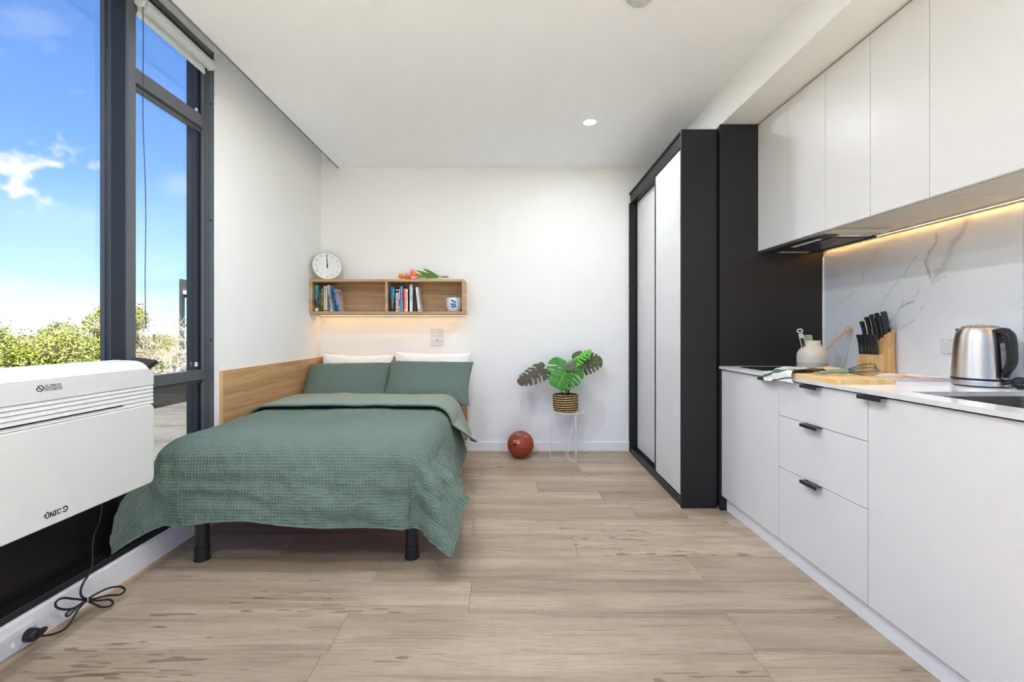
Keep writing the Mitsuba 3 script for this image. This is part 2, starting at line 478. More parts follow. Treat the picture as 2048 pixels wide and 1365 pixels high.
matte('parapet_render', render_dark)
k = struct('wall_fin', 'dark metal facade fin outside the bedside window')
single(k, cat(bx(-1.862, -1.8125, 2.618, 2.6435, WZ0 + 0.001, 2.799), bx(-1.868, -1.861, 2.644, 2.90, -0.1, 2.99)), 'fin_metal')
k = struct('ground_terrace', 'grey concrete roof terrace outside the low pane')
single(k, bx(-5.9, -1.93, -8, 24, -0.3, -0.1), 'terrace_concrete')
matte('balcony_tile', srgb(214, 210, 202))
k = struct('ground_balcony', 'pale tiled balcony outside the open balcony door')
single(k, bx(-1.9, 3.2, -5.2, YR - 0.15, -0.2, -0.02), 'balcony_tile')
k = struct('wall_parapet', 'dark rendered parapet at the edge of the terrace')
single(k, cat(bx(-5.85, -5.62, -8, 24, -0.1, 0.30), bx(-5.88, -5.59, -8, 24, 0.30, 0.34, 0.005)), 'parapet_render')
k = struct('wall_facade', 'outer wall of the building beyond the window')
single(k, bx(-1.862, 2.0, YB + 0.16, 26.0, -8, 2.99), 'fin_metal')


def far_ground(p, n, uv):
    a = tfbm(p.x * 0.05, p.y * 0.05, 0.0, 4)
    return mix(col3(96, 100, 70), col3(140, 132, 116), smoothstep(0.35, 0.65, a))


matte('far_ground', far_ground)
k = struct('ground', 'suburban ground far below the terrace')
single(k, tm([(-900, -300, -8.5), (900, -300, -8.5), (900, 1200, -8.5), (-900, 1200, -8.5)], [(0, 1, 2), (0, 2, 3)]), 'far_ground')

# ceiling fittings
scene['lamp_face'] = {'type': 'diffuse', 'reflectance': {'type': 'rgb', 'value': [0.6, 0.6, 0.6]}}
LAMP = 480.0
for i, (x, y) in enumerate(((0.64, 3.285), (-0.95, 1.95), (-0.15, 1.95), (-0.95, 0.9), (-0.15, 0.9), (-0.95, -0.2), (-0.15, -0.2))):
    seen = i == 0
    lab = 'lit recessed ceiling downlight with a white rim' if seen else 'recessed ceiling downlight over the front of the room'
    d = thing('downlight', lab, 'downlight', None if seen else 'downlights outside the frame')
    part(d, 'rim', lathe([(0.046, ZC - 0.001), (0.046, ZC - 0.004), (0.055, ZC - 0.003), (0.056, ZC)], 40, x, y), 'white_satin', smooth=40)
    m = tm(np.vstack([[x, y, ZC - 0.002], np.stack([x + 0.046 * np.cos(np.arange(32) * PI / 16), y + 0.046 * np.sin(np.arange(32) * PI / 16), np.full(32, ZC - 0.002)], 1)]), [(0, 1 + (i + 1) % 32, 1 + i) for i in range(32)])
    part(d, 'lamp', m, 'lamp_face', emitter={'type': 'area', 'radiance': {'type': 'rgb', 'value': [LAMP * 0.95, LAMP * 0.99, LAMP * 1.04]}})
k = thing('smoke_alarm', 'round white smoke alarm on the ceiling at the upper frame edge', 'smoke alarm')
part(k, 'base', lathe([(0.0, ZC - 0.012), (0.06, ZC - 0.012), (0.064, ZC - 0.009), (0.064, ZC)][::-1], 40, 0.634, 2.045), 'white_plastic', smooth=40)
part(k, 'cover', lathe([(0.0, ZC - 0.034), (0.03, ZC - 0.033), (0.046, ZC - 0.028), (0.052, ZC - 0.02), (0.053, ZC - 0.0121), (0.0, ZC - 0.0121)][::-1], 40, 0.634, 2.045), 'white_plastic', smooth=40)
# ---------------------------------------------------------------- headboard, bed, bedding
k = thing('headboard', 'oak panelled headboard running round the corner behind and beside the bed', 'headboard')
part(k, 'back_board', bx(-1.715, -0.335, YB - 0.032, YB - 0.001, 0.12, 0.905, 0.001), 'oak_headboard')
part(k, 'side_board', bx(XL + 0.001, XL + 0.022, 2.70, YB - 0.034, 0.14, 0.902, 0.001), 'oak_headboard')
part(k, 'edge_strip', bx(XL + 0.001, XL + 0.022, 2.697, 2.6999, 0.14, 0.902), 'oak_edge', label='pale edge banding')

BX0, BX1, BY0, BY1 = -1.66, -0.40, 2.17, 4.165
plain('bed_board', srgb(170, 122, 74), 0.6, 0.25)
bed = thing('bed', 'low platform bed on black tubular legs in the corner', 'bed')
part(bed, 'platform', bx(BX0 + 0.01, BX1, BY0 + 0.03, BY1, 0.255, 0.30, 0.003), 'bed_board')
for x, y in ((-1.507, 2.23), (-0.46, 2.25), (-1.507, 4.0), (-0.46, 4.0)):
    lg = part(bed, 'leg', lathe([(0.0, 0.018), (0.031, 0.018), (0.031, 0.254), (0.0, 0.254)], 28, x, y), 'black_metal', smooth=40)
    part(lg, 'foot_cap', lathe([(0.0, 0.0), (0.037, 0.0), (0.038, 0.004), (0.034, 0.02), (0.034, 0.068), (0.0311, 0.07)], 28, x, y), 'black_plastic', smooth=40)

matte('white_cotton', srgb(238, 239, 240))
m = thing('mattress', 'white mattress under the green quilt', 'mattress')
single(m, bx(BX0 + 0.01, BX1, BY0 + 0.02, BY1, 0.301, 0.515, 0.03), 'white_cotton', smooth=30)


def waffle_green(p, n, uv):
    f = tfbm(uv.x * 3, uv.y * 3, 1.0, 2)
    return mix(col3(94, 110, 101), col3(104, 119, 110), f)


scene['green_waffle'] = {'type': 'twosided', 'bsdf': {'type': 'principled', 'base_color': mikit.proc(waffle_green), 'roughness': 0.75, 'specular': 0.2, 'sheen': 0.5, 'sheen_tint': 0.3}}
scene['green_plain'] = {'type': 'twosided', 'bsdf': {'type': 'principled', 'base_color': {'type': 'rgb', 'value': srgb(124, 134, 124)}, 'roughness': 0.8, 'specular': 0.15, 'sheen': 0.3}}


def waffle(u, v, pitch=0.0148):
    a = np.abs(np.sin(PI * u / pitch)), np.abs(np.sin(PI * v / pitch))
    return (1 - np.minimum(a[0], a[1]) ** 0.8) - 0.55


def roll(rho, r, flare):
    """(outward, down) of a cloth that leaves a flat top at rho=0, over a round edge of radius r."""
    arc = r * PI / 2 * 0.92
    t = np.clip(rho / r, 0, PI / 2 * 0.92)
    out, down = r * np.sin(t), r * (1 - np.cos(t))
    ext = np.maximum(rho - arc, 0)
    return out + flare * ext, down + np.sqrt(np.maximum(1 - flare ** 2, 0)) * ext


def cloth_normals(P):
    du, dv = np.gradient(P, axis=0), np.gradient(P, axis=1)
    n = np.cross(dv, du)
    return n / (np.linalg.norm(n, axis=-1, keepdims=True) + 1e-12)


def drape(s, t, sx0, sx1, ty0, r, top, flare_front, flare_side):
    """World points of the quilt: s runs across the bed and t from foot to head, both as lengths of cloth; the flat top spans sx0..sx1, from ty0 on."""
    a = np.maximum(s - sx1, 0) - np.maximum(sx0 - s, 0)
    b = np.maximum(ty0 - t, 0)
    x = np.clip(s, sx0, sx1)
    y = np.maximum(t, ty0)
    rho = np.hypot(a, b)
    ca, cb = a / np.maximum(rho, 1e-9), b / np.maximum(rho, 1e-9)
    fl = flare_front * cb ** 2 + flare_side * ca ** 2 + 0.10 * np.abs(ca * cb)
    out, down = roll(rho, r, fl)
    return np.stack([x + out * ca, y - out * cb, top - down], -1), rho, ca, cb


SX0, SX1, TY0 = -1.60, -0.47, 2.26
s = np.arange(SX0 - 0.36, SX1 + 0.44, 0.0037)
t = np.arange(TY0 - 0.435, 3.30, 0.0037)
S, Tt = np.meshgrid(s, t, indexing='ij')
wob = meshkit.fbm(np.stack([S * 2.2, Tt * 2.2, S * 0], -1), 3, 3)
q = np.stack([S * 5.5, Tt * 5.5, S * 0 + 2], -1)
crease = meshkit.fbm(q, 3, 8)
hemwave = 0.03 * np.sin(S * 6.0 + 0.8) + 0.035 * (meshkit.noise(np.stack([S * 3, S * 0 + 7, S * 0], -1), 4) - 0.5)
Te = np.where(Tt < TY0, TY0 - (TY0 - Tt) * (1 + hemwave / 0.41 * 0.5 + 0.13 * np.clip((S + 0.95) / 0.6, 0, 1) + 0.10 * np.clip((-1.22 - S) / 0.3, 0, 1)), Tt)
ripple_side = 0.5 + 0.5 * np.sin(Tt * 7.5 + 1.0)
P, rho, ca, cb = drape(S, Te, SX0, SX1, TY0, 0.125, 0.605, 0.12 + 0.04 * np.sin(S * 5), 0.24 + 0.36 * np.clip((2.75 - Tt) / 0.6, 0, 1) + 0.05 * ripple_side)
hang = np.clip((rho - 0.1) / 0.2, 0, 1)
# soft folds: broad puffs on top, vertical creases at the corner, horizontal wrinkles across the front fall
P[..., 2] += 0.016 * (wob - 0.5) * (1 - hang) + 0.012 * np.exp(-((S + 1.0) / 0.5) ** 2) * (1 - hang)
nb = cloth_normals(P)
nb = np.where((nb[..., 2:] * 0 + (nb * np.stack([ca, -cb, 1 - hang], -1)).sum(-1, keepdims=True)) < 0, -nb, nb)
ang = np.arctan2(cb, np.maximum(ca, 0) + 1e-9)
corner = hang * (ca > 0.12) * (cb > 0.12)
P += nb * (0.030 * (np.sin(ang * 8 + 0.6) * corner * hang) + 0.034 * (crease - 0.5) * hang + 0.012 * (crease - 0.5))[..., None]
P += nb * (0.007 * hang * (cb > 0.7) * np.sin(Te * 62 + 6 * wob + S * 4) * 0 if False else 0.010 * hang * cb * np.sin(Te * 58 + 14 * wob + S * 3) * meshkit.noise(q * 0.9, 14) ** 1.5)[..., None]
# at the window side the quilt is squeezed between bed and wall and is pushed forward
xmin = np.where(P[..., 1] > 2.69, XL + 0.030, XL + 0.022)
over = np.maximum(xmin + 0.02 - P[..., 0], 0)
P[..., 0] = np.maximum(P[..., 0], xmin + 0.02 * np.exp(-over / 0.03))
P[..., 1] -= np.where(Tt < 2.7, 1.0 * over, 0)
lc = hang * np.clip(-ca * 1.6, 0, 1) * np.clip(cb * 1.6, 0, 1)
rc = hang * np.clip(ca * 1.6, 0, 1) * np.clip(cb * 1.6, 0, 1)
P[..., 1] -= 0.03 * lc * np.clip((rho - 0.1) / 0.3, 0, 1)
P[..., 2] += 0.050 * lc + 0.060 * rc * np.clip((rho - 0.15) / 0.35, 0, 1)
P[..., 0] += 0.03 * rc
P[..., 2] += 0.30 * over * (cb > 0)
P[..., 2] = np.maximum(P[..., 2], 0.06)
nb = cloth_normals(P)
nb = np.where((nb * np.stack([ca, -cb, np.maximum(1 - hang, 0.05)], -1)).sum(-1, keepdims=True) < 0, -nb, nb)
jit = meshkit.noise(np.stack([S * 45, Tt * 45, S * 0 + 3], -1), 6) - 0.5
crk = meshkit.fbm(np.stack([S * 16, Te * 34, S * 0 + 8], -1), 3, 17) - 0.5
crk2 = meshkit.fbm(np.stack([S * 34, Te * 16, S * 0 + 4], -1), 3, 19) - 0.5
P += nb * (0.0056 * waffle(S + 0.004 * jit, Te + 0.004 * jit) + 0.010 * crk * (0.35 + 0.65 * hang) + 0.006 * crk2)[..., None]
quilt = thing('quilt', 'sage green waffle weave quilt spread over the bed', 'quilt')
uvq = np.stack([S.ravel(), Tt.ravel()], 1)
part(quilt, 'cover', grid(P, True), 'green_waffle', smooth=True, uv=uvq)
hem_line = np.vstack([P[2:-1:5, 0], P[-1, 1:-1:5]])
part(quilt, 'piping', tube(hem_line, 0.0042, 6), 'green_waffle', smooth=True, uv=np.zeros((len(hem_line) * 6 + 2, 2)))
# turned-down end: smooth underside folded back over the cover, its rolled hem towards the foot
s2 = np.arange(SX0 - 0.12, SX1 + 0.37, 0.006)
prof = []
for yy in np.arange(3.50, 3.03, -0.012):
    prof.append((yy, 0.022, 0.0))
for aa in np.linspace(PI / 2, -PI / 2, 12):
    prof.append((3.02 - 0.03 * math.cos(aa), 0.011 + 0.011 * math.sin(aa), 1.0))
prof = np.array(prof)
S2, I2 = np.meshgrid(s2, np.arange(len(prof)), indexing='ij')
Y2 = prof[I2, 0] + 0.05 * np.clip(S2 - SX1, 0, 1) * 0
lift = prof[I2, 1]
Pb, rho2, ca2, cb2 = drape(S2, Y2, SX0, SX1, TY0, 0.115, 0.617, 0.1, 0.42 + 0.42 * np.clip((3.3 - Y2) / 0.3, 0, 1))
n2 = meshkit.fbm(np.stack([S2 * 4, Y2 * 4, S2 * 0 + 5], -1), 3, 31)
off = np.stack([ca2 * np.clip(rho2 / 0.11, 0, 1), 0 * ca2, np.sqrt(1 - (0.98 * np.clip(rho2 / 0.11, 0, 1) * np.abs(ca2)) ** 2)], -1)
P2 = Pb + off * (lift + 0.008 + 0.012 * (n2 - 0.5))[..., None]
P2[..., 1] += 0.03 * (n2 - 0.5) - 0.14 * np.clip(S2 - SX1, 0, 1)
P2[..., 2] += 0.01 * np.exp(-((S2 + 1.0) / 0.5) ** 2)
P2[..., 0] = np.maximum(P2[..., 0], XL + 0.034)
nsm = int((prof[:, 2] == 0).sum())
part(quilt, 'turned_down_end', grid(P2[:, :nsm + 4], True), 'green_plain', smooth=True, label='smooth grey green underside folded back')
wv = 0.0012 * waffle(S2, Y2 * 0 + np.cumsum(np.ones_like(Y2) * 0.003, 1))
Pw = P2.copy()
Pw[..., 2] += wv * 0.5
part(quilt, 'hem', grid(Pw[:, nsm + 3:], True), 'green_waffle', smooth=True, uv=np.stack([S2[:, nsm + 3:].ravel(), Y2[:, nsm + 3:].ravel()], 1))


def pillow(w, h, th, seed, pitch=None, n=3.2, step=0.0040, sag=0.0):
    nu, nv = int(w / step), int(h / step)
    u, v = np.meshgrid(np.linspace(-1, 1, nu), np.linspace(-1, 1, nv), indexing='ij')
    th0 = (np.clip(1 - np.abs(u) ** n, 0, 1) * np.clip(1 - np.abs(v) ** n, 0, 1)) ** 0.55
    x = w / 2 * u * (1 - 0.055 * (1 - v ** 2) * np.abs(u) ** 3)
    y = h / 2 * v * (1 - 0.075 * (1 - u ** 2) * np.abs(v) ** 3) - sag * (1 - u ** 2) * np.clip(v, 0, 1) ** 2
    q = np.stack([x * 6, y * 6, 0 * x + seed], -1)
    wr = meshkit.fbm(q, 4, seed) - 0.5
    rad = np.sin(np.arctan2(np.abs(v) - 1, np.abs(u) - 1) * 12 + seed) * np.exp(-np.hypot(np.abs(u) - 1, np.abs(v) - 1) / 0.35)
    out = []
    for sgn in (1, -1):
        z = sgn * th / 2 * th0 * (1 + 0.22 * wr) + 0.006 * rad * th0 * 2 + 0.03 * wr * (1 - th0) * 0.3
        if pitch:
            z = z + sgn * 0.0048 * waffle(x, y, pitch) * np.minimum(1, th0 * 4)
        out.append(np.stack([x, y, z], -1))
    a, b = grid(out[0]), grid(out[1], True)
    m = cat(a, b)
    m.apply_translation([0, 0, 0])
    uv = np.stack([np.asarray(m.vertices)[:, 0], np.asarray(m.vertices)[:, 1]], 1)
    return m, uv


def lay(m, c, lean, yaw=0, roll_=0):
    """Stand the pillow up facing the room: its height axis leans back by 'lean' degrees from upright."""
    R = trimesh.transformations.rotation_matrix
    a = R(math.radians(90 - lean), (1, 0, 0))
    return xf(m, trimesh.transformations.translation_matrix(c) @ R(math.radians(yaw), (0, 0, 1)) @ a @ R(math.radians(roll_), (0, 0, 1)))


for nm, mat, c, dims, lean, yaw, ro, seed, lab in (
    ('pillow', 'white_cotton', (-1.345, 4.075, 0.730), (0.66, 0.42, 0.13), 14, 0, -1.0, 3, 'white pillow standing behind the green pillow next to the oak side panel'),
    ('pillow', 'white_cotton', (-0.655, 4.065, 0.738), (0.70, 0.44, 0.14), 13, 0, -1.2, 5, 'white pillow standing behind the green pillow at the open side of the bed'),
    ('pillow', 'green_waffle', (-1.325, 3.800, 0.705), (0.73, 0.42, 0.16), 42, 2, 1.2, 7, 'sage green waffle pillow leaning next to the oak side panel'),
    ('pillow', 'green_waffle', (-0.628, 3.750, 0.712), (0.73, 0.44, 0.17), 40, -2, -1.0, 9, 'sage green waffle pillow leaning at the open side of the bed'),
):
    k = thing(nm, lab, 'pillow', 'green pillows on the bed' if 'green_' in mat else 'white pillows against the headboard')
    mm, uv = pillow(*dims, seed, 0.0148 if 'green_' in mat else None, step=0.0040 if 'green_' in mat else 0.009)
    single(k, lay(mm, c, lean, yaw, ro), mat, smooth=True, uv=uv)

# ---------------------------------------------------------------- wall heater
HX = -1.50
hd = thing('wall_heater', 'white wall mounted air conditioner with a slatted front under the window', 'air conditioner')
HY0, HY1, HZ0, HZ1 = 1.00, 1.912, 0.497, 1.02


def along_y(poly_xz, y0, y1):
    return xf(extr(poly_xz, y1 - y0), frame((0, y1, 0), (1, 0, 0), (0, 0, 1), (0, -1, 0)))


plain('heater_side', srgb(196, 198, 198), 0.5, 0.3)
body = [(-1.775, 0.505), (HX - 0.012, 0.505), (HX - 0.012, 0.96), (HX - 0.05, 0.990), (HX - 0.075, 1.000), (-1.775, 1.012)]
part(hd, 'casing', along_y(body, HY0 + 0.006, HY1 - 0.004), 'white_plastic', smooth=25)
topc = [(HX - 0.001, 0.9835), (HX - 0.010, 0.998), (HX - 0.022, 1.007), (HX - 0.040, 1.0145), (HX - 0.062, 1.018), (HX - 0.14, 1.021), (HX - 0.14, 1.010), (HX - 0.06, 1.004), (HX - 0.02, 0.990), (HX - 0.011, 0.9835)]
part(hd, 'top_cover', cat(along_y(topc, HY0, HY1 - 0.03), hull([(x, HY1 - 0.0299, z) for (x, z) in topc[:6] + [(HX - 0.06, 0.975), (HX - 0.14, 0.99)]] + [(x - 0.010, HY1 - 0.003, z - 0.020) for (x, z) in topc[1:6] + [(HX - 0.06, 0.975), (HX - 0.14, 0.985)]] + [(HX - 0.002, HY1 - 0.003, 0.9835 - 0.02)])), 'white_plastic', smooth=25)
pane_yz = Polygon([(HY0, 0.9135), (HY1, 0.9135), (HY1 - 0.001, 0.950), (HY1 - 0.010, 0.970), (HY1 - 0.030, 0.983), (HY0, 0.983)])
part(hd, 'upper_panel', xf(extr(pane_yz, 0.010), frame((HX - 0.0105, 0, 0), (0, 1, 0), (0, 0, 1), (1, 0, 0))), 'white_plastic')
zs = [0.913, 0.8975, 0.882, 0.8655, 0.849, 0.833]
for i in range(5):
    z1, z0 = zs[i] - 0.0012, zs[i + 1]
    sl = [(HX - 0.010, z0), (HX - 0.002, z0), (HX - 0.0005, z0 + 0.002), (HX - 0.0035, z1), (HX - 0.010, z1)]
    part(hd, 'slat', along_y(sl, HY0, HY1 - 0.001), 'white_plastic')
part(hd, 'air_slot', bx(HX - 0.003, HX + 0.0012, HY0, 1.757, 0.8475, 0.8505), 'dark_gap')
fp = rounded_slab(HY1 - HY0, 0.8315 - HZ0, 0.014, 0.022, 0.003)
part(hd, 'front_panel', xf(fp, frame((HX - 0.012, (HY0 + HY1) / 2, (0.8315 + HZ0) / 2), (0, 1, 0), (0, 0, 1), (1, 0, 0))), 'white_plastic', smooth=35)
part(hd, 'lower_edge', bx(HX - 0.03, HX - 0.0125, HY0 + 0.02, HY1 - 0.02, HZ0 - 0.002, HZ0 + 0.004), 'groove_grey')
sv = [(-1.60, 0.968), (-1.555, 1.000), (-1.538, 0.992), (-1.545, 0.972), (-1.60, 0.93)]
flap = [(-1.640, 1.914, 1.000), (-1.610, 1.945, 1.030), (-1.520, 1.950, 1.016), (-1.545, 1.925, 0.985)]
part(hd, 'side_flap', hull(flap + [(x - 0.01, y + 0.03, z - 0.012) for x, y, z in flap]), 'grey_plastic')
side = [(y, z) for y, z in ((HY1 - 0.004, 0.52), (HY1 + 0.0, 0.52), (HY1 + 0.0, 0.94), (HY1 - 0.004, 0.95))]


def on_front(m, y, z, x=HX + 0.0015):
    return xf(m, frame((x, y, z), (0, 1, 0), (0, 0, 1), (1, 0, 0)))


ring = lambda r0, r1, a=1.0, b=1.0: affinity.scale(Point(0, 0).buffer(r1, 24).difference(Point(0, 0).buffer(r0, 24)), a, b, origin=(0, 0))
XU = HX - 0.0005
part(hd, 'maker_logo', on_front(extr(union_all([ring(0.0088, 0.0112), Polygon([(0.0105, 0), (0.014, 0.0024), (0.014, -0.0024)]), Polygon([(-0.0105, 0.0024), (-0.014, 0), (-0.0105, -0.0024)]),
    LineString([(-0.0033, 0.0053), (-0.0043, 0.0025), (0, 0), (0.0043, -0.0025), (0.0033, -0.0053)]).buffer(0.0013)]), 0.0006), 1.4425, 0.9555, XU), 'print_black')
part(hd, 'maker_name', on_front(text('OLIMPIA', 0.0074, squash=0.0555), 1.4565, 0.9585, XU), 'print_black')
part(hd, 'maker_name', on_front(text('SPLENDID', 0.0074, squash=0.0575), 1.4565, 0.9450, XU), 'print_black')
part(hd, 'maker_rule', on_front(extr(sbox(0, 0, 0.0575, 0.0017), 0.0006), 1.4565, 0.9545, XU), 'print_black')
lt = cat(text('UNIC', 0.017, bold=True, squash=0.058), move(extr(union_all([ring(0.0075, 0.0112).difference(sbox(-0.02, -0.0055, -0.001, 0.0035)), sbox(-0.0035, -0.002, 0.002, 0.001)]), 0.0006), 0.074, 0.0085, 0),
    move(extr(ring(0.0016, 0.0034), 0.0006), 0.0075, 0.0195, 0), extr(Polygon([(-0.006, 0.013), (0.001, 0.0165), (0.001, 0.0125), (-0.006, 0.0095)]), 0.0006))
lt.apply_scale([0.88, 0.95, 1])
part(hd, 'model_lettering', on_front(lt, 1.4565, 0.526, HX + 0.0022), 'print_black')

# power cord of the heater, its bundle and the plug in the skirting


def on_x(px, py, X):
    d = X * 890.0 / (px - 1006)
    return (X, d, EYE - (py - 664) / 890.0 * d)


rope = [on_x(px, py, X) for px, py, X in ((205, 985, -1.69), (203, 1020, -1.685), (198, 1045, -1.68), (188, 1072, -1.675), (185, 1100, -1.672), (185, 1125, -1.668), (178, 1148, -1.66), (166, 1168, -1.655), (161, 1185, -1.65), (166, 1196, -1.648))]
rope += [on_x(*p) for p in ((178, 1197, -1.648), (190, 1190, -1.645), (215, 1178, -1.63), (238, 1174, -1.615), (250, 1180, -1.605), (240, 1190, -1.605), (215, 1192, -1.62), (190, 1198, -1.64), (172, 1203, -1.648),
    (150, 1216, -1.66), (130, 1220, -1.665), (113, 1215, -1.67), (112, 1205, -1.672), (126, 1197, -1.668), (150, 1199, -1.66), (172, 1201, -1.645), (195, 1202, -1.63), (218, 1200, -1.615), (226, 1206, -1.61), (220, 1213, -1.61), (203, 1215, -1.615), (185, 1207, -1.635),
    (170, 1204, -1.64), (155, 1213, -1.65), (140, 1222, -1.655), (132, 1230, -1.655), (137, 1233, -1.65), (148, 1222, -1.648), (158, 1212, -1.645), (168, 1206, -1.643), (158, 1218, -1.645), (150, 1230, -1.645), (141, 1246, -1.645), (128, 1260, -1.645), (110, 1268, -1.645), (92, 1272, -1.648), (80, 1272, -1.65))]
cord = thing('power_cable', 'black power cable tied in loops under the air conditioner', 'power cord')
pts = spline(rope, 8)
pts[:, 2] = np.maximum(pts[:, 2], 0.0048)
part(cord, 'cable', tube(pts, 0.0038, 8), 'black_plastic', smooth=True)
tie = on_x(170, 1200, -1.64)
part(cord, 'cable_tie', cat(tube(spline([(tie[0] + 0.012 * math.cos(a), tie[1], tie[2] + 0.017 * math.sin(a)) for a in np.linspace(0, 2 * PI, 12)], 3), 0.0016, 6), tube([(tie[0] + 0.01, tie[1], tie[2] + 0.015), (tie[0] + 0.016, tie[1] + 0.006, tie[2] + 0.045)], 0.0012, 6)), 'white_plastic', label='white cable tie')
pc = on_x(52, 1273, -1.66)
PX = XL + 0.030
yq, zq = 1.585, 0.060
part(cord, 'plug', xf(lathe([(0.0, 0.034), (0.012, 0.033), (0.019, 0.028), (0.0225, 0.018), (0.0225, 0.0), (0.0, 0.0)][::-1], 28), frame((PX, yq, zq), (0, 1, 0), (0, 0, 1), (1, 0, 0))), 'black_plastic', smooth=40)
part(cord, 'strain_relief', tube(spline([(PX + 0.016, yq + 0.018, zq), (PX + 0.02, yq + 0.04, zq - 0.004), pts[-1] + np.array([0, -0.004, 0]), pts[-1]], 4), [0.0075] * 4 + [0.0065] * 4 + [0.0052] * 4 + [0.0042], 10), 'black_plastic', smooth=True)
so = thing('power_outlet', 'white double power outlet on the skirting with a black plug in it', 'power outlet')
part(so, 'plate', cat(bx(XL + 0.016, XL + 0.024, 1.44, 1.618, 0.026, 0.092, 0.002)), 'white_plastic')
part(so, 'cover', bx(XL + 0.0241, XL + 0.0295, 1.443, 1.615, 0.029, 0.086, 0.002), 'white_plastic')
sw = part(so, 'switch', bx(XL + 0.0296, XL + 0.033, 1.528, 1.541, 0.048, 0.066, 0.0015), 'white_satin')
plain('red_mark', srgb(196, 40, 40), 0.5)
part(sw, 'marker', bx(XL + 0.0331, XL + 0.0336, 1.5375, 1.5400, 0.060, 0.0635), 'red_mark')

# ---------------------------------------------------------------- roller blind
bl = thing('roller_blind', 'rolled up white roller blind at the head of the bedside window', 'roller blind')
BXc, BZc = -1.700, 2.690
part(bl, 'roll', xf(lathe([(0.0, 0.0), (0.029, 0.0), (0.029, 0.488), (0.0, 0.488)], 32), frame((BXc, 2.098, BZc), (0, 0, 1), (1, 0, 0), (0, 1, 0))), 'blind_white', smooth=40)
part(bl, 'fabric', bx(BXc - 0.030, BXc - 0.0288, 2.105, 2.58, 2.645, 2.70), 'blind_white')
part(bl, 'bottom_rail', bx(BXc - 0.036, BXc - 0.022, 2.10, 2.58, 2.632, 2.655, 0.005), 'blind_white', smooth=30)
for y in (2.092, 2.588):
    part(bl, 'bracket', cat(bx(BXc - 0.02, BXc + 0.022, y, y + 0.004, BZc - 0.03, BZc + 0.034, 0.001)), 'white_plastic')
part(bl, 'chain_drive', xf(lathe([(0.0, 0.0), (0.024, 0.0), (0.027, 0.003), (0.027, 0.012), (0.0, 0.012)], 28), frame((BXc, 2.0795, BZc), (0, 0, 1), (1, 0, 0), (0, 1, 0))), 'white_plastic', smooth=40)
ball = trimesh.creation.icosphere(subdivisions=1, radius=0.0027)
zz = np.arange(2.66, 1.155, -0.0068)
beads = cat([move(ball, BXc + 0.012 + 0.006 * math.sin(z * 5.2) * (2.66 - z), 2.086 + 0.007 * math.sin(z * 7 + 1) * (2.66 - z) + 0.011 * (2.66 - z), z) for z in zz])
plain('chain_plastic', srgb(40, 42, 50), 0.4, 0.5)
part(bl, 'chain', beads, 'chain_plastic', smooth=True, kind='stuff', label='dark beaded pull chain')
# ---------------------------------------------------------------- wardrobe
WD = thing('wardrobe', 'black framed wardrobe with two white sliding doors', 'wardrobe')
U0, U1 = 2.868, YB - 0.002
plain('wardrobe_door', srgb(214, 215, 216), 0.4, 0.35)


def wd(m):
    """The wardrobe stands a degree and a half out of square with the room."""
    v = np.asarray(m.vertices)
    v[:, 0] += 0.040 * (v[:, 1] - U0) / (U1 - U0)
    return m


WX, WZ = 1.150, 2.447
part(WD, 'end_panel', bx(WX, 1.376, U0, U0 + 0.018, 0.0, WZ, 0.001), 'black_panel')
part(WD, 'carcass', wd(bx(WX + 0.14, 2.0, U0 + 0.02, U1, 0.04, WZ - 0.02)), 'black_panel')
part(WD, 'head_rail', wd(cat(bx(WX + 0.012, WX + 0.13, U0 + 0.019, U1, WZ - 0.095, WZ, 0.002), bx(WX, WX + 0.0119, U0 + 0.019, U1, WZ - 0.012, WZ, 0.001))), 'black_panel')
part(WD, 'far_stile', wd(bx(WX, WX + 0.13, U1 - 0.022, U1, 0.0, WZ - 0.096, 0.001)), 'black_panel')
part(WD, 'floor_track', wd(cat(bx(WX + 0.008, WX + 0.13, U0 + 0.019, U1 - 0.023, 0.0, 0.030, 0.001), bx(WX + 0.010, WX + 0.018, U0 + 0.019, U1 - 0.023, 0.0301, 0.052), bx(WX + 0.060, WX + 0.066, U0 + 0.019, U1 - 0.023, 0.0301, 0.052))), 'black_metal')
for x, y0, y1 in ((WX + 0.022, U0 + 0.020, 3.485), (WX + 0.070, 3.44, U1 - 0.024)):
    d = part(WD, 'door', wd(bx(x, x + 0.028, y0 + 0.001, y1 - 0.019, 0.056, WZ - 0.10, 0.001)), 'wardrobe_door', label='white sliding door')
    part(d, 'edge_profile', wd(bx(x - 0.004, x + 0.032, y1 - 0.0185, y1, 0.054, WZ - 0.097, 0.002)), 'black_metal', label='black aluminium edge profile')
part(WD, 'top_filler', wd(bx(WX + 0.14, 1.38, U0 + 0.15, U1, WZ - 0.019, 2.470, 0.001)), 'black_panel')

# ---------------------------------------------------------------- kitchen
KX, KY = 1.40, 2.85                       # fronts of the base units, far end
pan = thing('kitchen_side_panel', 'tall black panel closing the kitchen run beside the hob', 'panel')
single(pan, cat(bx(1.390, XR - 0.002, KY, KY + 0.0165, 0.0, 2.470, 0.001)), 'black_panel')
FZ0, FZ1 = 0.09, 0.895


def handle(parent, y, z, L=0.108):
    """A black edge pull, hooked over the top of a front."""
    prof = [(KX - 0.0005, z + 0.002), (KX - 0.030, z + 0.002), (KX - 0.030, z - 0.012), (KX - 0.0275, z - 0.012), (KX - 0.0275, z - 0.0005), (KX - 0.0005, z - 0.0005)]
    return part(parent, 'handle', along_y(prof, y - L / 2, y + L / 2), 'black_metal', label='black edge pull handle')


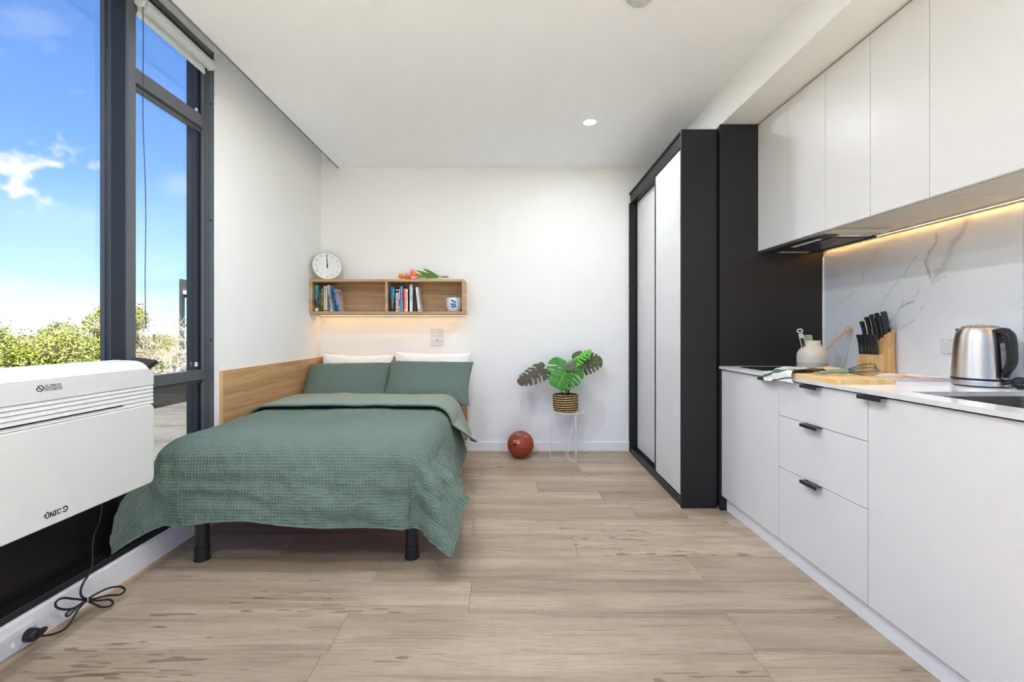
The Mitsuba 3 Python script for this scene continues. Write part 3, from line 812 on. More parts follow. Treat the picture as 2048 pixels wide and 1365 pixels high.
def base(name, label, y0, y1):
    c = thing(name, label, 'cabinet')
    part(c, 'carcass', bx(KX + 0.019, XR - 0.02, y0 + 0.001, y1 - 0.001, 0.10, FZ1 if 'sink' not in label else 0.66), 'white_satin')
    return c


c1 = base('base_cabinet', 'white base cabinet with one door under the hob next to the tall black panel', 2.262, KY - 0.001)
dd = part(c1, 'door', bx(KX, KX + 0.018, 2.2635, KY - 0.0025, FZ0, FZ1, 0.001), 'white_gloss')
handle(dd, 2.342, FZ1)
c2 = base('drawer_cabinet', 'white base cabinet with three drawers', 1.709, 2.260)
for z0, z1 in ((0.7185, FZ1), (0.4575, 0.7155), (FZ0, 0.4545)):
    dd = part(c2, 'drawer', bx(KX, KX + 0.018, 1.7105, 2.2595, z0, z1, 0.001), 'white_gloss')
    handle(dd, 2.004, z1)
c3 = base('base_cabinet', 'white base cabinet with one wide door under the sink', 1.106, 1.707)
dd = part(c3, 'door', bx(KX, KX + 0.018, 1.1075, 1.7065, FZ0, FZ1, 0.001), 'white_gloss')
handle(dd, 1.672, FZ1)
c4 = base('base_cabinet', 'white base cabinet at the near end of the sink run', 0.52, 1.104)
dd = part(c4, 'door', bx(KX, KX + 0.018, 0.5215, 1.1025, FZ0, FZ1, 0.001), 'white_gloss')
kb = thing('kickboard', 'white kickboard under the base cabinets', 'kickboard')
single(kb, bx(KX + 0.025, KX + 0.040, 0.52, KY - 0.001, 0.001, 0.099), 'white_satin')
fl = thing('corner_filler', 'short black filler piece on the floor between panel and kickboard', 'filler')
single(fl, bx(1.384, KX + 0.040, KY + 0.0005 - 0.0165, KY - 0.0005, 0.001, 0.088), 'black_panel')


def at_splash(px, py):
    y = (XR - 0.011) * 890 / (px - 1006)
    return (y, EYE - (py - 664) / 890 * y)


VEINS = []          # (y, z) strokes on the marble with width and strength
for width, amp, soft, pts_ in (
    (0.0024, 0.75, 0.4, [(1762, 656), (1791, 628), (1802, 619), (1821, 605), (1831, 589), (1838, 580)]),
    (0.0018, 0.55, 0.4, [(1796, 624), (1803, 615), (1809, 604)]),
    (0.0022, 0.40, 0.5, [(1796, 662), (1828, 640), (1845, 617), (1859, 592), (1867, 575), (1865, 564)]),
    (0.0085, 0.50, 0.3, [(1865, 564), (1859, 544), (1853, 522), (1860, 502)]),
    (0.0060, 0.40, 0.5, [(1860, 502), (1871, 486), (1873, 470)]),
    (0.0170, 0.34, 0.2, [(1866, 563), (1880, 542), (1894, 521), (1906, 486), (1918, 467), (1939, 436)]),
    (0.0050, 0.30, 0.4, [(1892, 553), (1878, 561), (1866, 564)]),
    (0.0022, 0.50, 0.6, [(1834, 513), (1821, 528), (1810, 542), (1799, 556), (1784, 575), (1758, 610)]),
    (0.0020, 0.35, 0.6, [(1767, 517), (1758, 537)]),
    (0.0026, 0.32, 0.7, [(1745, 528), (1730, 545), (1723, 565), (1708, 582), (1674, 614)]),
    (0.0060, 0.26, 0.7, [(1757, 498), (1749, 510), (1738, 530)]),
    (0.0028, 0.30, 0.6, [(1722, 670), (1735, 700), (1712, 735)]),
    (0.0024, 0.30, 0.6, [(1672, 660), (1668, 690), (1672, 720)]),
):
    q_ = [at_splash(*p_) for p_ in pts_]
    VEINS += [(q_[i], q_[i + 1], width, amp, soft) for i in range(len(q_) - 1)]


def marble(p, n, uv):
    u = p.y + 0.034 * (tfbm(p.y * 14, p.z * 14, 2.0, 4) - 0.5) + 0.010 * (tfbm(p.y * 70, p.z * 70, 5.0, 2) - 0.5)
    v = p.z + 0.034 * (tfbm(p.y * 14, p.z * 14, 9.0, 4) - 0.5)
    base_ = mix(col3(240, 243, 244), col3(230, 235, 237), smoothstep(0.35, 0.75, tfbm(p.y * 1.7, p.z * 1.7, 9.0, 3)))
    br = smoothstep(0.40, 0.60, tfbm(p.y * 24, p.z * 24, 14.0, 3))
    lit = mi.Float(0)
    for (y0, z0), (y1, z1), w, amp, soft in VEINS:
        ey_, ez_ = y1 - y0, z1 - z0
        t_ = dr.clip(((u - y0) * ey_ + (v - z0) * ez_) / (ey_ * ey_ + ez_ * ez_), 0, 1)
        d2 = dr.square(u - y0 - t_ * ey_) + dr.square(v - z0 - t_ * ez_)
        lit = dr.maximum(lit, amp * dr.exp(-d2 / (w * w)) * (1 - soft - 0.12 + (soft + 0.12) * br) + 0.10 * amp * dr.exp(-d2 / (36 * w * w)))
    # beyond the worked strokes the slab goes on with faint veins of the same slant
    far_ = dr.abs(tfbm(p.y * 2.4 + 0.9 * p.z, p.z * 1.6, 31.0, 4) - 0.5)
    lit = dr.maximum(lit, 0.22 * smoothstep(0.012, 0.0, far_) * smoothstep(1.75, 1.55, p.y))
    return mix(base_, mix(col3(168, 164, 160), col3(150, 142, 136), br), dr.minimum(lit * 1.1, 0.85))


plain('marble_splash', marble, 0.16, 0.5)


def stone(p, n, uv):
    a = tfbm(p.x * 4, p.y * 4, 3.0, 4)
    ln = smoothstep(0.03, 0.0, dr.abs(tfbm(p.x * 3 + 5, p.y * 2.2, 8.0, 4) - 0.5)) * 0.22
    return mix(mix(col3(226, 228, 228), col3(214, 214, 212), a), col3(176, 166, 156), ln)


plain('stone_top', stone, 0.08, 0.5)
CT0, CT1 = 0.903, 0.920
sink_hole = sbox(1.493, 1.00, 1.912, 1.632).buffer(0.0)
hole = affinity.translate(sbox(-0.2095 + 0.012, -0.316 + 0.012, 0.2095 - 0.012, 0.316 - 0.012).buffer(0.012, quad_segs=4), 1.7025, 1.316)
wt = thing('worktop', 'pale stone kitchen worktop with a cut out for the sink', 'worktop')
topm = extr(sbox(1.384, 0.50, XR - 0.012, KY - 0.0005).difference(hole), CT1 - CT0)
single(wt, move(topm, 0, 0, CT0), 'stone_top')
sp = thing('splashback', 'white marble splashback with grey veins behind the worktop', 'splashback')
part(sp, 'panel', bx(XR - 0.011, XR - 0.001, 1.755, KY - 0.001, CT1 + 0.001, 1.652, 0.0006), 'marble_splash')
part(sp, 'panel', bx(XR - 0.011, XR - 0.001, 0.50, 1.7535, CT1 + 0.001, 1.652, 0.0006), 'marble_splash')
part(sp, 'edge_trim', bx(XR - 0.0165, XR - 0.0115, KY - 0.008, KY - 0.001, CT1 + 0.001, 1.62), 'white_satin', label='white edge trim')

sk = thing('sink', 'undermounted stainless steel sink', 'sink')
plain('sink_steel', srgb(150, 146, 138), 0.34, 0.5, 0.85)
ob = sbox(-0.213 + 0.02, -0.320 + 0.02, 0.213 - 0.02, 0.320 - 0.02).buffer(0.02, quad_segs=6)
ib = sbox(-0.2115 + 0.02, -0.3185 + 0.02, 0.2115 - 0.02, 0.3185 - 0.02).buffer(0.02, quad_segs=6)
bowl = cat(move(extr(ob.difference(ib), 0.20), 1.7025, 1.316, 0.7025), move(extr(ob, 0.002), 1.7025, 1.316, 0.70))
part(sk, 'bowl', bowl, 'sink_steel')
part(sk, 'drain', lathe([(0.0, 0.7045), (0.03, 0.7045), (0.042, 0.706), (0.044, 0.7025)][::-1], 32, 1.70, 1.35), 'chrome', smooth=40)
part(sk, 'rim', move(extr(affinity.scale(ob, 1.06, 1.04, origin=(0, 0)).difference(ob), 0.0015), 1.7025, 1.316, 0.9012), 'sink_steel')

hob = thing('hob', 'black glass induction hob at the far end of the worktop', 'hob')
part(hob, 'glass', bx(1.46, 1.965, 2.28, 2.735, CT1 + 0.0006, CT1 + 0.006, 0.0015), 'black_glass')
plain('hob_ring', srgb(70, 70, 72), 0.2, 0.5)
for x, y, r in ((1.60, 2.62, 0.09), (1.60, 2.40, 0.07), (1.83, 2.40, 0.09)):
    part(hob, 'cooking_zone', move(extr(Point(x, y).buffer(r, 24).difference(Point(x, y).buffer(r - 0.002, 24)), 0.0003), 0, 0, CT1 + 0.0061), 'hob_ring')

# wall cabinets, hood and light strip
UX, UZ0, UZ1 = 1.632, 1.655, 2.462
plain('steel_underside', srgb(186, 184, 176), 0.42, 0.4)
plain('led_profile', srgb(220, 215, 205), 0.5)


def upper(label, doors):
    c = thing('wall_cabinet', label, 'cabinet', 'wall cabinets over the worktop')
    y1, y0 = doors[0][1], doors[-1][0]
    part(c, 'carcass', bx(UX + 0.019, XR - 0.002, y0 + 0.0008, y1 - 0.0008, UZ0 + 0.012, UZ1 - 0.004), 'steel_underside')
    for a, b in doors:
        part(c, 'door', bx(UX, UX + 0.018, a + 0.0012, b - 0.0012, UZ0, UZ1, 0.0008), 'white_gloss')
    part(c, 'finger_rail', cat(bx(UX + 0.019, UX + 0.024, y0 + 0.001, y1 - 0.001, UZ0 - 0.001, UZ0 + 0.011), bx(UX + 0.030, UX + 0.033, y0 + 0.001, y1 - 0.001, UZ0 + 0.002, UZ0 + 0.011)), 'groove_grey', label='grey finger rail under the doors')
    return c


upper('white wall cabinet with two narrow doors above the cooker hood', [(2.556, KY - 0.001), (2.255, 2.556)])
upper('white wall cabinet with two doors between hood cabinet and the wide cabinet', [(1.978, 2.255), (1.703, 1.978)])
upper('wide white wall cabinet above the sink', [(1.10, 1.703)])
upper('white wall cabinet at the near end beyond the sink', [(0.50, 1.10)])
single(struct('trim_5', 'dark shadow gap between wall cabinets and bulkhead'), bx(UX + 0.02, XR - 0.002, 0.5, KY - 0.001, UZ1 + 0.0005, 2.4715), 'dark_gap')

hz = UZ0 - 0.001
hd2 = thing('cooker_hood', 'slim steel cooker hood under the narrow wall cabinets', 'cooker hood')
part(hd2, 'body', cat(bx(UX + 0.035, 1.965, 2.262, KY - 0.004, hz - 0.010, hz + 0.0115, 0.001)), 'steel_underside')
part(hd2, 'front_lip', xf(extr([(0, 0), (0.034, 0), (0.034, -0.010), (0.02, -0.016), (0.0, -0.014)], KY - 0.006 - 2.262), frame((UX + 0.004, KY - 0.006, hz - 0.0005), (1, 0, 0), (0, 0, 1), (0, -1, 0))), 'brushed_steel')
plain('hood_filter', srgb(66, 70, 76), 0.35, 0.4, 0.6)
part(hd2, 'filter', bx(UX + 0.11, 1.935, 2.36, KY - 0.09, hz - 0.0165, hz - 0.0102, 0.002), 'hood_filter')
part(hd2, 'filter_frame', cat(bx(UX + 0.040, UX + 0.105, 2.30, KY - 0.02, hz - 0.0135, hz - 0.0102, 0.001), bx(1.94, 1.95, 2.32, KY - 0.02, hz - 0.020, hz - 0.0102, 0.001)), 'window_metal_dark')
part(hd2, 'lamp_cover', bx(UX + 0.062, UX + 0.088, 2.40, 2.62, hz - 0.0175, hz - 0.0136, 0.0015), 'blind_white')
part(hd2, 'lamp_cover', bx(UX + 0.13, UX + 0.23, 2.315, 2.345, hz - 0.0135, hz - 0.0102, 0.001), 'blind_white')
part(hd2, 'catch', cat(bx(1.86, 1.955, 2.285, 2.29, hz - 0.014, hz - 0.011), bx(1.905, 1.913, 2.283, 2.294, hz - 0.018, hz - 0.0105, 0.001)), 'chrome')
LED = 19.0
LEDC = [LED, LED * 0.45, LED * 0.12]
scene['led_face'] = {'type': 'diffuse', 'reflectance': {'type': 'rgb', 'value': [0.7, 0.65, 0.55]}}


def led(label, prof, strip, glow):
    k = thing('led_strip', label, 'light strip')
    part(k, 'profile', prof, 'led_profile')
    part(k, 'diffuser', strip, 'led_face', emitter={'type': 'area', 'radiance': {'type': 'rgb', 'value': glow}})
    return k


lx0, lx1 = XR - 0.036, XR - 0.022
led('glowing warm light strip under the wall cabinets', bx(lx0, lx1, 0.52, KY - 0.012, UZ0 + 0.004, UZ0 + 0.0118),
    tm([(lx0 + 0.002, 0.53, UZ0 + 0.0035), (lx1 - 0.002, 0.53, UZ0 + 0.0035), (lx1 - 0.002, KY - 0.02, UZ0 + 0.0035), (lx0 + 0.002, KY - 0.02, UZ0 + 0.0035)], [(0, 2, 1), (0, 3, 2)]), LEDC)

# ---------------------------------------------------------------- open shelf over the bed
SHX0, SHX1, SHY0, SHY1, SHZ0, SHZ1 = -1.716, -0.345, 3.95, YB - 0.001, 1.300, 1.606
TH = 0.0205
shf = thing('wall_shelf', 'oak box shelf with two bays on the wall over the bed', 'shelf')
part(shf, 'top_board', bx(SHX0, SHX1, SHY0, SHY1, SHZ1 - TH, SHZ1, 0.0006), 'oak_shelf')
part(shf, 'bottom_board', bx(SHX0, SHX1, SHY0, SHY1, SHZ0, SHZ0 + TH, 0.0006), 'oak_shelf')
part(shf, 'side_board', bx(SHX0, SHX0 + TH, SHY0, SHY1, SHZ0 + TH + 0.0002, SHZ1 - TH - 0.0002, 0.0006), 'oak_shelf')
part(shf, 'side_board', bx(SHX1 - TH, SHX1, SHY0, SHY1, SHZ0 + TH + 0.0002, SHZ1 - TH - 0.0002, 0.0006), 'oak_shelf')
part(shf, 'divider', bx(-1.046, -1.0255, SHY0, SHY1 - 0.009, SHZ0 + TH + 0.0002, SHZ1 - TH - 0.0002, 0.0006), 'oak_shelf')
part(shf, 'back_board', bx(SHX0 + TH + 0.0002, SHX1 - TH - 0.0002, SHY1 - 0.008, SHY1, SHZ0 + TH + 0.0002, SHZ1 - TH - 0.0002), 'oak_shelf')
ly0, ly1 = 4.135, 4.152
led('glowing warm light strip under the oak box shelf', bx(SHX0 + 0.01, SHX1 - 0.01, ly0, ly1, SHZ0 - 0.008, SHZ0 - 0.0004),
    tm([(SHX0 + 0.02, ly0 + 0.002, SHZ0 - 0.0084), (SHX1 - 0.012, ly0 + 0.002, SHZ0 - 0.0084), (SHX1 - 0.012, ly1 - 0.002, SHZ0 - 0.0084), (SHX0 + 0.02, ly1 - 0.002, SHZ0 - 0.0084)], [(0, 2, 1), (0, 3, 2)]), [26.0, 26.0 * 0.58, 26.0 * 0.20])


def plate(label, x, z, category):
    k = thing(category.replace(' ', '_'), label, category)
    part(k, 'plate', xf(rounded_slab(0.118, 0.072, 0.008, 0.004, 0.002, 3), frame((x, YB - 0.0005, z), (1, 0, 0), (0, 0, 1), (0, -1, 0))), 'plate_white')
    return k


plain('plate_white', srgb(218, 217, 217), 0.45, 0.35)


def knob(x, z, r, mat='white_satin'):
    return xf(lathe([(0.0, 0.0035), (r * 0.8, 0.003), (r, 0.001), (r, -0.001)][::-1], 20), frame((x, YB - 0.0087, z), (1, 0, 0), (0, 0, 1), (0, -1, 0)))


k = plate('white switch plate with one button over the bed', -0.624, 1.136, 'light switch')
part(k, 'button', knob(-0.624, 1.136, 0.0105), 'white_satin', smooth=30)
k = plate('white double power outlet with charging ports over the bed', -0.624, 1.046, 'power outlet')
for dx in (-0.029, 0.029):
    part(k, 'switch', knob(-0.624 + dx, 1.046 + 0.024, 0.009), 'white_satin', smooth=30)
    for a, b, an in ((-0.0072, 0.002, 25), (0.0072, 0.002, -25), (0, -0.013, 0)):
        sl = affinity.rotate(sbox(-0.0012, -0.004, 0.0012, 0.004), an)
        part(k, 'pin_slot', xf(extr(sl, 0.0004), frame((-0.624 + dx + a, YB - 0.0086, 1.046 + b), (1, 0, 0), (0, 0, 1), (0, -1, 0))), 'dark_gap')
for z, w in ((1.0635, 0.0068), (1.0545, 0.0045)):
    part(k, 'charging_port', bx(-0.624 - w, -0.624 + w, YB - 0.0091, YB - 0.0086, z - 0.0022, z + 0.0022), 'dark_gap')
k = thing('power_outlet', 'white power outlet plate on the marble splashback by the kettle', 'power outlet')
part(k, 'plate', xf(rounded_slab(0.118, 0.072, 0.008, 0.004, 0.002, 3), frame((XR - 0.0112, 2.02, 1.075), (0, -1, 0), (0, 0, 1), (-1, 0, 0))), 'plate_white')
for yy in (1.99, 2.05):
    part(k, 'switch', bx(XR - 0.022, XR - 0.0193, yy - 0.006, yy + 0.006, 1.09, 1.10, 0.001), 'white_satin')
# ---------------------------------------------------------------- things on the shelf over the bed
SHF = SHZ0 + TH + 0.0004
plain('paper', srgb(222, 214, 196), 0.85, 0.1)


def book_cover(name, fn):
    plain(name, fn, 0.45, 0.35)
    return name


def two_tone(c1, c2, z, c3=None, z3=0.0):
    def fn(p, n, uv):
        h = uv.y
        nn = tnoise(uv.x * 90, uv.y * 60, 3.0)
        a = mix(col3(*c1), col3(*c2), smoothstep(z - 0.04, z + 0.04, h + 0.05 * (nn - 0.5)))
        if c3:
            a = dr.select(h < z3, col3(*c3), a)
        return a * (0.88 + 0.2 * nn)
    return fn


def flat(c):
    return lambda p, n, uv: col3(*c) * 1.0


def blotchy(c1, c2, f=40):
    return lambda p, n, uv: mix(col3(*c1), col3(*c2), smoothstep(0.4, 0.6, tfbm(uv.x * f, uv.y * f, 2.0, 3)))


def book(label, x, t, h, w, lean, mat, group, y=3.985, front=None, side=None, letters=(), bandmats=()):
    """A paperback standing with its spine to the room; x is the spine's left foot, lean tips its head to the left."""
    k = thing('book', label, 'book', group)
    cov = cat(bx(0, t, 0, 0.0012, 0, h), bx(0, 0.0007, 0.0012, w, 0, h), bx(t - 0.0007, t, 0.0012, w, 0, h))
    body = bx(0.0008, t - 0.0008, 0.0013, w - 0.003, 0.0015, h - 0.0015)
    L = math.radians(lean)
    M = trimesh.transformations.translation_matrix((x, y, SHF)) @ trimesh.transformations.rotation_matrix(-L, (0, 1, 0), (0, 0, 0))
    if lean < 0:
        M = trimesh.transformations.translation_matrix((x, y, SHF)) @ trimesh.transformations.rotation_matrix(-L, (0, 1, 0), (t, 0, 0))
    def put(m):
        return xf(m, M)
    def lay_uv(m):
        v = np.asarray(m.vertices)
        return np.stack([v[:, 0] + v[:, 1] * 0.9, v[:, 2]], 1)
    part(k, 'cover', put(cov), mat, uv=lay_uv(cov))
    part(k, 'pages', put(body), 'paper')
    for tx, hh, z0, xo, m2, length in letters:      # lettering runs down the spine
        g = text(tx, hh, 0.0004, True, squash=length)
        part(k, 'spine_lettering', put(xf(g, frame((xo, -0.0001, z0), (0, 0, -1), (1, 0, 0), (0, -1, 0)))), m2)
    for nm, z0, z1, m2 in bandmats:
        part(k, nm, put(bx(0.0002, t - 0.0002, -0.0005, -0.0001, z0, z1)), m2)
    if side:
        for nm, poly, m2 in side:                    # flat print on the cover that faces the room's right side
            part(k, nm, put(xf(extr(poly, 0.0004), frame((t + 0.0001, 0, 0), (0, 1, 0), (0, 0, 1), (1, 0, 0)))), m2)
    return k


GL, GR = 'books in the left bay of the box shelf', 'books in the right bay of the box shelf'
for nm, c in (('ink_gold', (206, 190, 120)), ('ink_white', (232, 232, 228)), ('ink_dark', (40, 36, 40)), ('ink_red', (186, 52, 44)), ('ink_navy', (30, 40, 92)), ('ink_cream', (222, 206, 184)), ('ink_blue', (52, 92, 170)), ('ink_yellow', (226, 206, 60)), ('ink_teal', (120, 196, 190))):
    plain(nm, srgb(*c), 0.5, 0.3)
X0 = lambda px: (px - 1006) / 890.0 * 3.985
book('teal and grey paperback with a white foot label, first in the left bay', X0(630.0), 0.030, 0.236, 0.15, 0, book_cover('cover_teal', two_tone((46, 50, 52), (70, 158, 162), 0.13)), GL,
     letters=(('CHILL', 0.014, 0.20, 0.008, 'ink_dark', 0.06), ('night falls', 0.007, 0.122, 0.018, 'ink_teal', 0.07)), bandmats=(('foot_label', 0.004, 0.030, 'ink_white'), ('badge', 0.034, 0.046, 'ink_red')))
book('thick dark green paperback with gold spine lettering in the left bay', X0(637.2), 0.044, 0.226, 0.15, 0, book_cover('cover_green', two_tone((72, 82, 34), (26, 40, 38), 0.07)), GL,
     letters=(('ELIZABETH GEORGE', 0.012, 0.205, 0.027, 'ink_gold', 0.150), ('a traitor to memory', 0.006, 0.17, 0.010, 'ink_cream', 0.10)))
book('cream paperback with dark block lettering and red title in the left bay', X0(647.6), 0.028, 0.229, 0.15, 0, book_cover('cover_cream', flat((226, 216, 200))), GL,
     letters=(('DEAN KOONTZ', 0.0145, 0.224, 0.007, 'ink_dark', 0.112), ('the darkest evening', 0.008, 0.105, 0.010, 'ink_red', 0.078)), bandmats=(('publisher_mark', 0.006, 0.014, 'ink_dark'),))
book('pale blue paperback tilting left in the left bay', X0(660.5), 0.024, 0.238, 0.155, 6.4, book_cover('cover_paleblue', lambda p, n, uv: mix(col3(176, 204, 214), col3(118, 140, 150), smoothstep(0.46, 0.7, tfbm(uv.x * 26, uv.y * 18, 2.0, 4)))), GL,
     letters=(('The Kite Runner', 0.009, 0.225, 0.008, 'ink_blue', 0.090), ('a novel of hope', 0.005, 0.105, 0.010, 'ink_white', 0.07)), bandmats=(('red_mark', 0.117, 0.128, 'ink_red'),))
book('blue spined paperback with beige and navy cover tilting left', X0(674.6), 0.021, 0.205, 0.135, 9.5, book_cover('cover_blue', flat((38, 92, 190))), GL,
     letters=(('forever', 0.008, 0.195, 0.007, 'ink_white', 0.03), ('working and thinking', 0.008, 0.148, 0.007, 'ink_white', 0.09)),
     side=(('cover_print', sbox(0.0012, 0.0, 0.134, 0.2045), 'ink_cream'), ('cover_band', Polygon([(0.02, 0.0), (0.134, 0.0), (0.134, 0.072), (0.10, 0.046), (0.06, 0.075), (0.03, 0.07), (0.05, 0.03)]), 'ink_navy'),
           ('cover_lettering', union_all([sbox(0.03, 0.166, 0.105, 0.176), sbox(0.02, 0.148, 0.11, 0.158), sbox(0.045, 0.133, 0.10, 0.138), sbox(0.05, 0.120, 0.11, 0.125), sbox(0.06, 0.098, 0.115, 0.104)]), 'ink_blue')))
book('dark blue and black paperback with pale lettering, first in the right bay', X0(781.0), 0.037, 0.222, 0.14, 0, book_cover('cover_night', two_tone((30, 34, 40), (36, 104, 146), 0.11)), GR,
     letters=(('IN FADING LIGHT', 0.012, 0.125, 0.012, 'ink_gold', 0.10), ('storm water', 0.013, 0.21, 0.02, 'ink_teal', 0.08)))
book('lavender grey paperback with a dark oval mark at its head', X0(791.2), 0.026, 0.200, 0.13, 0, book_cover('cover_lavender', flat((204, 204, 222))), GR,
     letters=(('consider the end', 0.011, 0.148, 0.008, 'ink_dark', 0.105), ('B', 0.014, 0.03, 0.007, 'ink_navy', 0.014)), bandmats=(('oval_mark', 0.168, 0.190, 'ink_dark'),))
book('thin white booklet with red and yellow foot in the right bay', X0(798.2), 0.008, 0.203, 0.125, 0, book_cover('cover_thin', two_tone((206, 150, 70), (222, 216, 212), 0.05)), GR, bandmats=(('red_band', 0.05, 0.11, 'ink_red'), ('yellow_band', 0.02, 0.045, 'ink_yellow')))
book('bright blue paperback with a violet band in the right bay', X0(800.6), 0.024, 0.226, 0.135, 0, book_cover('cover_cyan', lambda p, n, uv: mix(mix(col3(60, 150, 206), col3(92, 58, 140), smoothstep(0.105, 0.115, uv.y) * smoothstep(0.195, 0.185, uv.y)), col3(30, 26, 60), smoothstep(0.024, 0.030, uv.x))), GR,
     letters=(('Marian Keyes', 0.011, 0.19, 0.008, 'ink_white', 0.075), ('sunnier', 0.010, 0.085, 0.008, 'ink_teal', 0.06)))
book('orange spined paperback in the right bay', X0(807.0), 0.018, 0.208, 0.13, 0, book_cover('cover_orange', flat((240, 84, 28))), GR, bandmats=(('publisher_mark', 0.010, 0.017, 'ink_white'),))
book('white paperback with floral brown cover in the right bay', X0(811.2), 0.020, 0.203, 0.13, 0, book_cover('cover_floral', lambda p, n, uv: mix(col3(232, 232, 224), mix(col3(96, 74, 66), col3(58, 52, 56), smoothstep(0.4, 0.6, tfbm(uv.x * 60, uv.y * 60, 2.0, 2))), smoothstep(0.0205, 0.022, uv.x))), GR,
     letters=(('THE NIGHTINGALE', 0.008, 0.185, 0.007, 'ink_dark', 0.09), ('kristin h', 0.007, 0.072, 0.007, 'ink_red', 0.05)))
book('tall white paperback with black and white photo cover in the right bay', X0(819.2), 0.026, 0.241, 0.15, 0, book_cover('cover_photo', lambda p, n, uv: mix(col3(226, 230, 234), mix(col3(40, 42, 44), col3(176, 178, 176), smoothstep(0.42, 0.6, tfbm(uv.x * 40, uv.y * 30, 6.0, 3))), smoothstep(0.0265, 0.028, uv.x))), GR,
     letters=(('Classics of the railway', 0.009, 0.215, 0.009, 'ink_dark', 0.12),), bandmats=(('publisher_mark', 0.226, 0.230, 'ink_dark'),))
book('white spined paperback with plain beige cover tilting left in the right bay', X0(836.2), 0.022, 0.220, 0.14, 6.2, book_cover('cover_beige', flat((222, 228, 236))), GR,
     letters=(('the science of', 0.007, 0.165, 0.008, 'ink_dark', 0.09),), bandmats=(('publisher_mark', 0.012, 0.018, 'ink_dark'),),
     side=(('cover_print', sbox(0.0012, 0.0, 0.139, 0.2195), 'ink_cream'), ('cover_lettering', union_all([sbox(0.03, 0.178, 0.05, 0.184), sbox(0.03, 0.150, 0.10, 0.156), sbox(0.03, 0.128, 0.045, 0.134), sbox(0.03, 0.100, 0.08, 0.110), sbox(0.03, 0.078, 0.115, 0.088), sbox(0.105, 0.200, 0.118, 0.206), sbox(0.09, 0.016, 0.125, 0.020)]), 'ink_dark')))

pot = thing('planter', 'white ceramic planter with a blue sprig at the end of the shelf', 'planter')
plain('white_ceramic', srgb(224, 230, 234), 0.3, 0.45)
plain('blue_paint', srgb(24, 84, 160), 0.4, 0.4)
PCX, PCY = -0.447, 4.06
pr = [(0.0, 0.0), (0.040, 0.0), (0.054, 0.008), (0.066, 0.032), (0.0715, 0.065), (0.0735, 0.100), (0.0735, 0.124), (0.0715, 0.127), (0.0695, 0.124), (0.069, 0.100), (0.066, 0.06), (0.05, 0.012), (0.0, 0.010)]
part(pot, 'body', lathe([(r, z + SHF) for r, z in spline(pr, 3)], 56, PCX, PCY), 'white_ceramic', smooth=50)


def on_lathe(poly, prof, cx, cy, a0, lift=0.0004, zbase=0.0):
    """Flat print wrapped onto a turned body: polygon x is arc length (m), y is height; a0 the azimuth its x=0 faces."""
    m = extr(poly.segmentize(0.004), 0.0003)
    m = m.subdivide_to_size(0.006) if hasattr(m, 'subdivide_to_size') else m
    v = np.asarray(m.vertices)
    rr = np.interp(v[:, 1], [z for r, z in prof], [r for r, z in prof])
    a = a0 + v[:, 0] / rr
    r = rr + lift + v[:, 2]
    return tm(np.stack([cx + r * np.cos(a), cy + r * np.sin(a), zbase + v[:, 1]], 1), m.faces)


outer = pr[1:7]
lf = lambda x, y, an, l=0.0125, w=0.0078: affinity.translate(affinity.rotate(affinity.scale(Point(0, 0).buffer(1, 12), l, w), an, origin=(0, 0)), x, y)
stemp = LineString([(0.001, 0.014), (0.003, 0.05), (-0.004, 0.075), (0.0, 0.092)]).buffer(0.0024)
sprig = union_all([stemp, lf(-0.012, 0.045, -20), lf(0.014, 0.048, 30), lf(-0.016, 0.066, -25), lf(0.010, 0.066, 15), lf(0.010, 0.088, -20), lf(-0.010, 0.098, -40, 0.014)])
part(pot, 'sprig', on_lathe(sprig, outer, PCX, PCY, -PI / 2 + 0.05, 0.0005, SHF), 'blue_paint', label='blue painted sprig')

# clock on the shelf
ck = thing('clock', 'round white clock with black hands leaning on the wall above the shelf', 'clock')
ex = np.array([0.872, 0.490, 0.0])
ey = np.array([-0.490, 0.872, 0.0]) * math.sin(math.radians(8)) + np.array([0, 0, math.cos(math.radians(8))])
ez = np.cross(ex, ey)
CK = frame((-1.580, 4.000, SHZ1 + 0.1270), ex, ey, ez)
plain('clock_face', srgb(228, 229, 226), 0.5, 0.3)
plain('clock_case', srgb(186, 178, 160), 0.5, 0.3)
plain('clock_ink', srgb(52, 50, 48), 0.5, 0.3)
part(ck, 'case', xf(lathe([(0.0, -0.036), (0.112, -0.036), (0.122, -0.03), (0.127, -0.012), (0.1275, 0.0), (0.1245, 0.0015), (0.1225, -0.001), (0.0, -0.001)], 72), CK), 'clock_case', smooth=35)
part(ck, 'dial', xf(lathe([(0.0, 0.0), (0.1222, 0.0), (0.1222, -0.0009)][::-1], 72), CK), 'clock_face', smooth=35)
for i in range(12):
    a = PI / 2 - (i + 1) * PI / 6
    s_ = str(i + 1)
    g = text(s_, 0.0165, 0.0003, False, 'c')
    part(ck, 'numeral', xf(move(g, 0.099 * math.cos(a), 0.099 * math.sin(a) - 0.008, 0.0002), CK), 'clock_ink')
hand = lambda l, w, z: move(extr(Polygon([(-w, -0.022), (w, -0.022), (w, 0), (w * 0.8, l), (-w * 0.8, l), (-w, 0)]), 0.0012), 0, 0, z)
part(ck, 'hour_hand', xf(hand(0.062, 0.0035, 0.0025), CK @ rot(1, (0, 0, 1))), 'print_black')
part(ck, 'minute_hand', xf(hand(0.098, 0.0026, 0.0045), CK @ rot(1.5, (0, 0, 1))), 'print_black')
part(ck, 'hub', xf(lathe([(0.0, 0.007), (0.0065, 0.007), (0.0075, 0.0055), (0.0075, 0.0012)][::-1], 20), CK), 'print_black', smooth=30)
plain('clock_glass', srgb(60, 60, 60), 0.1)

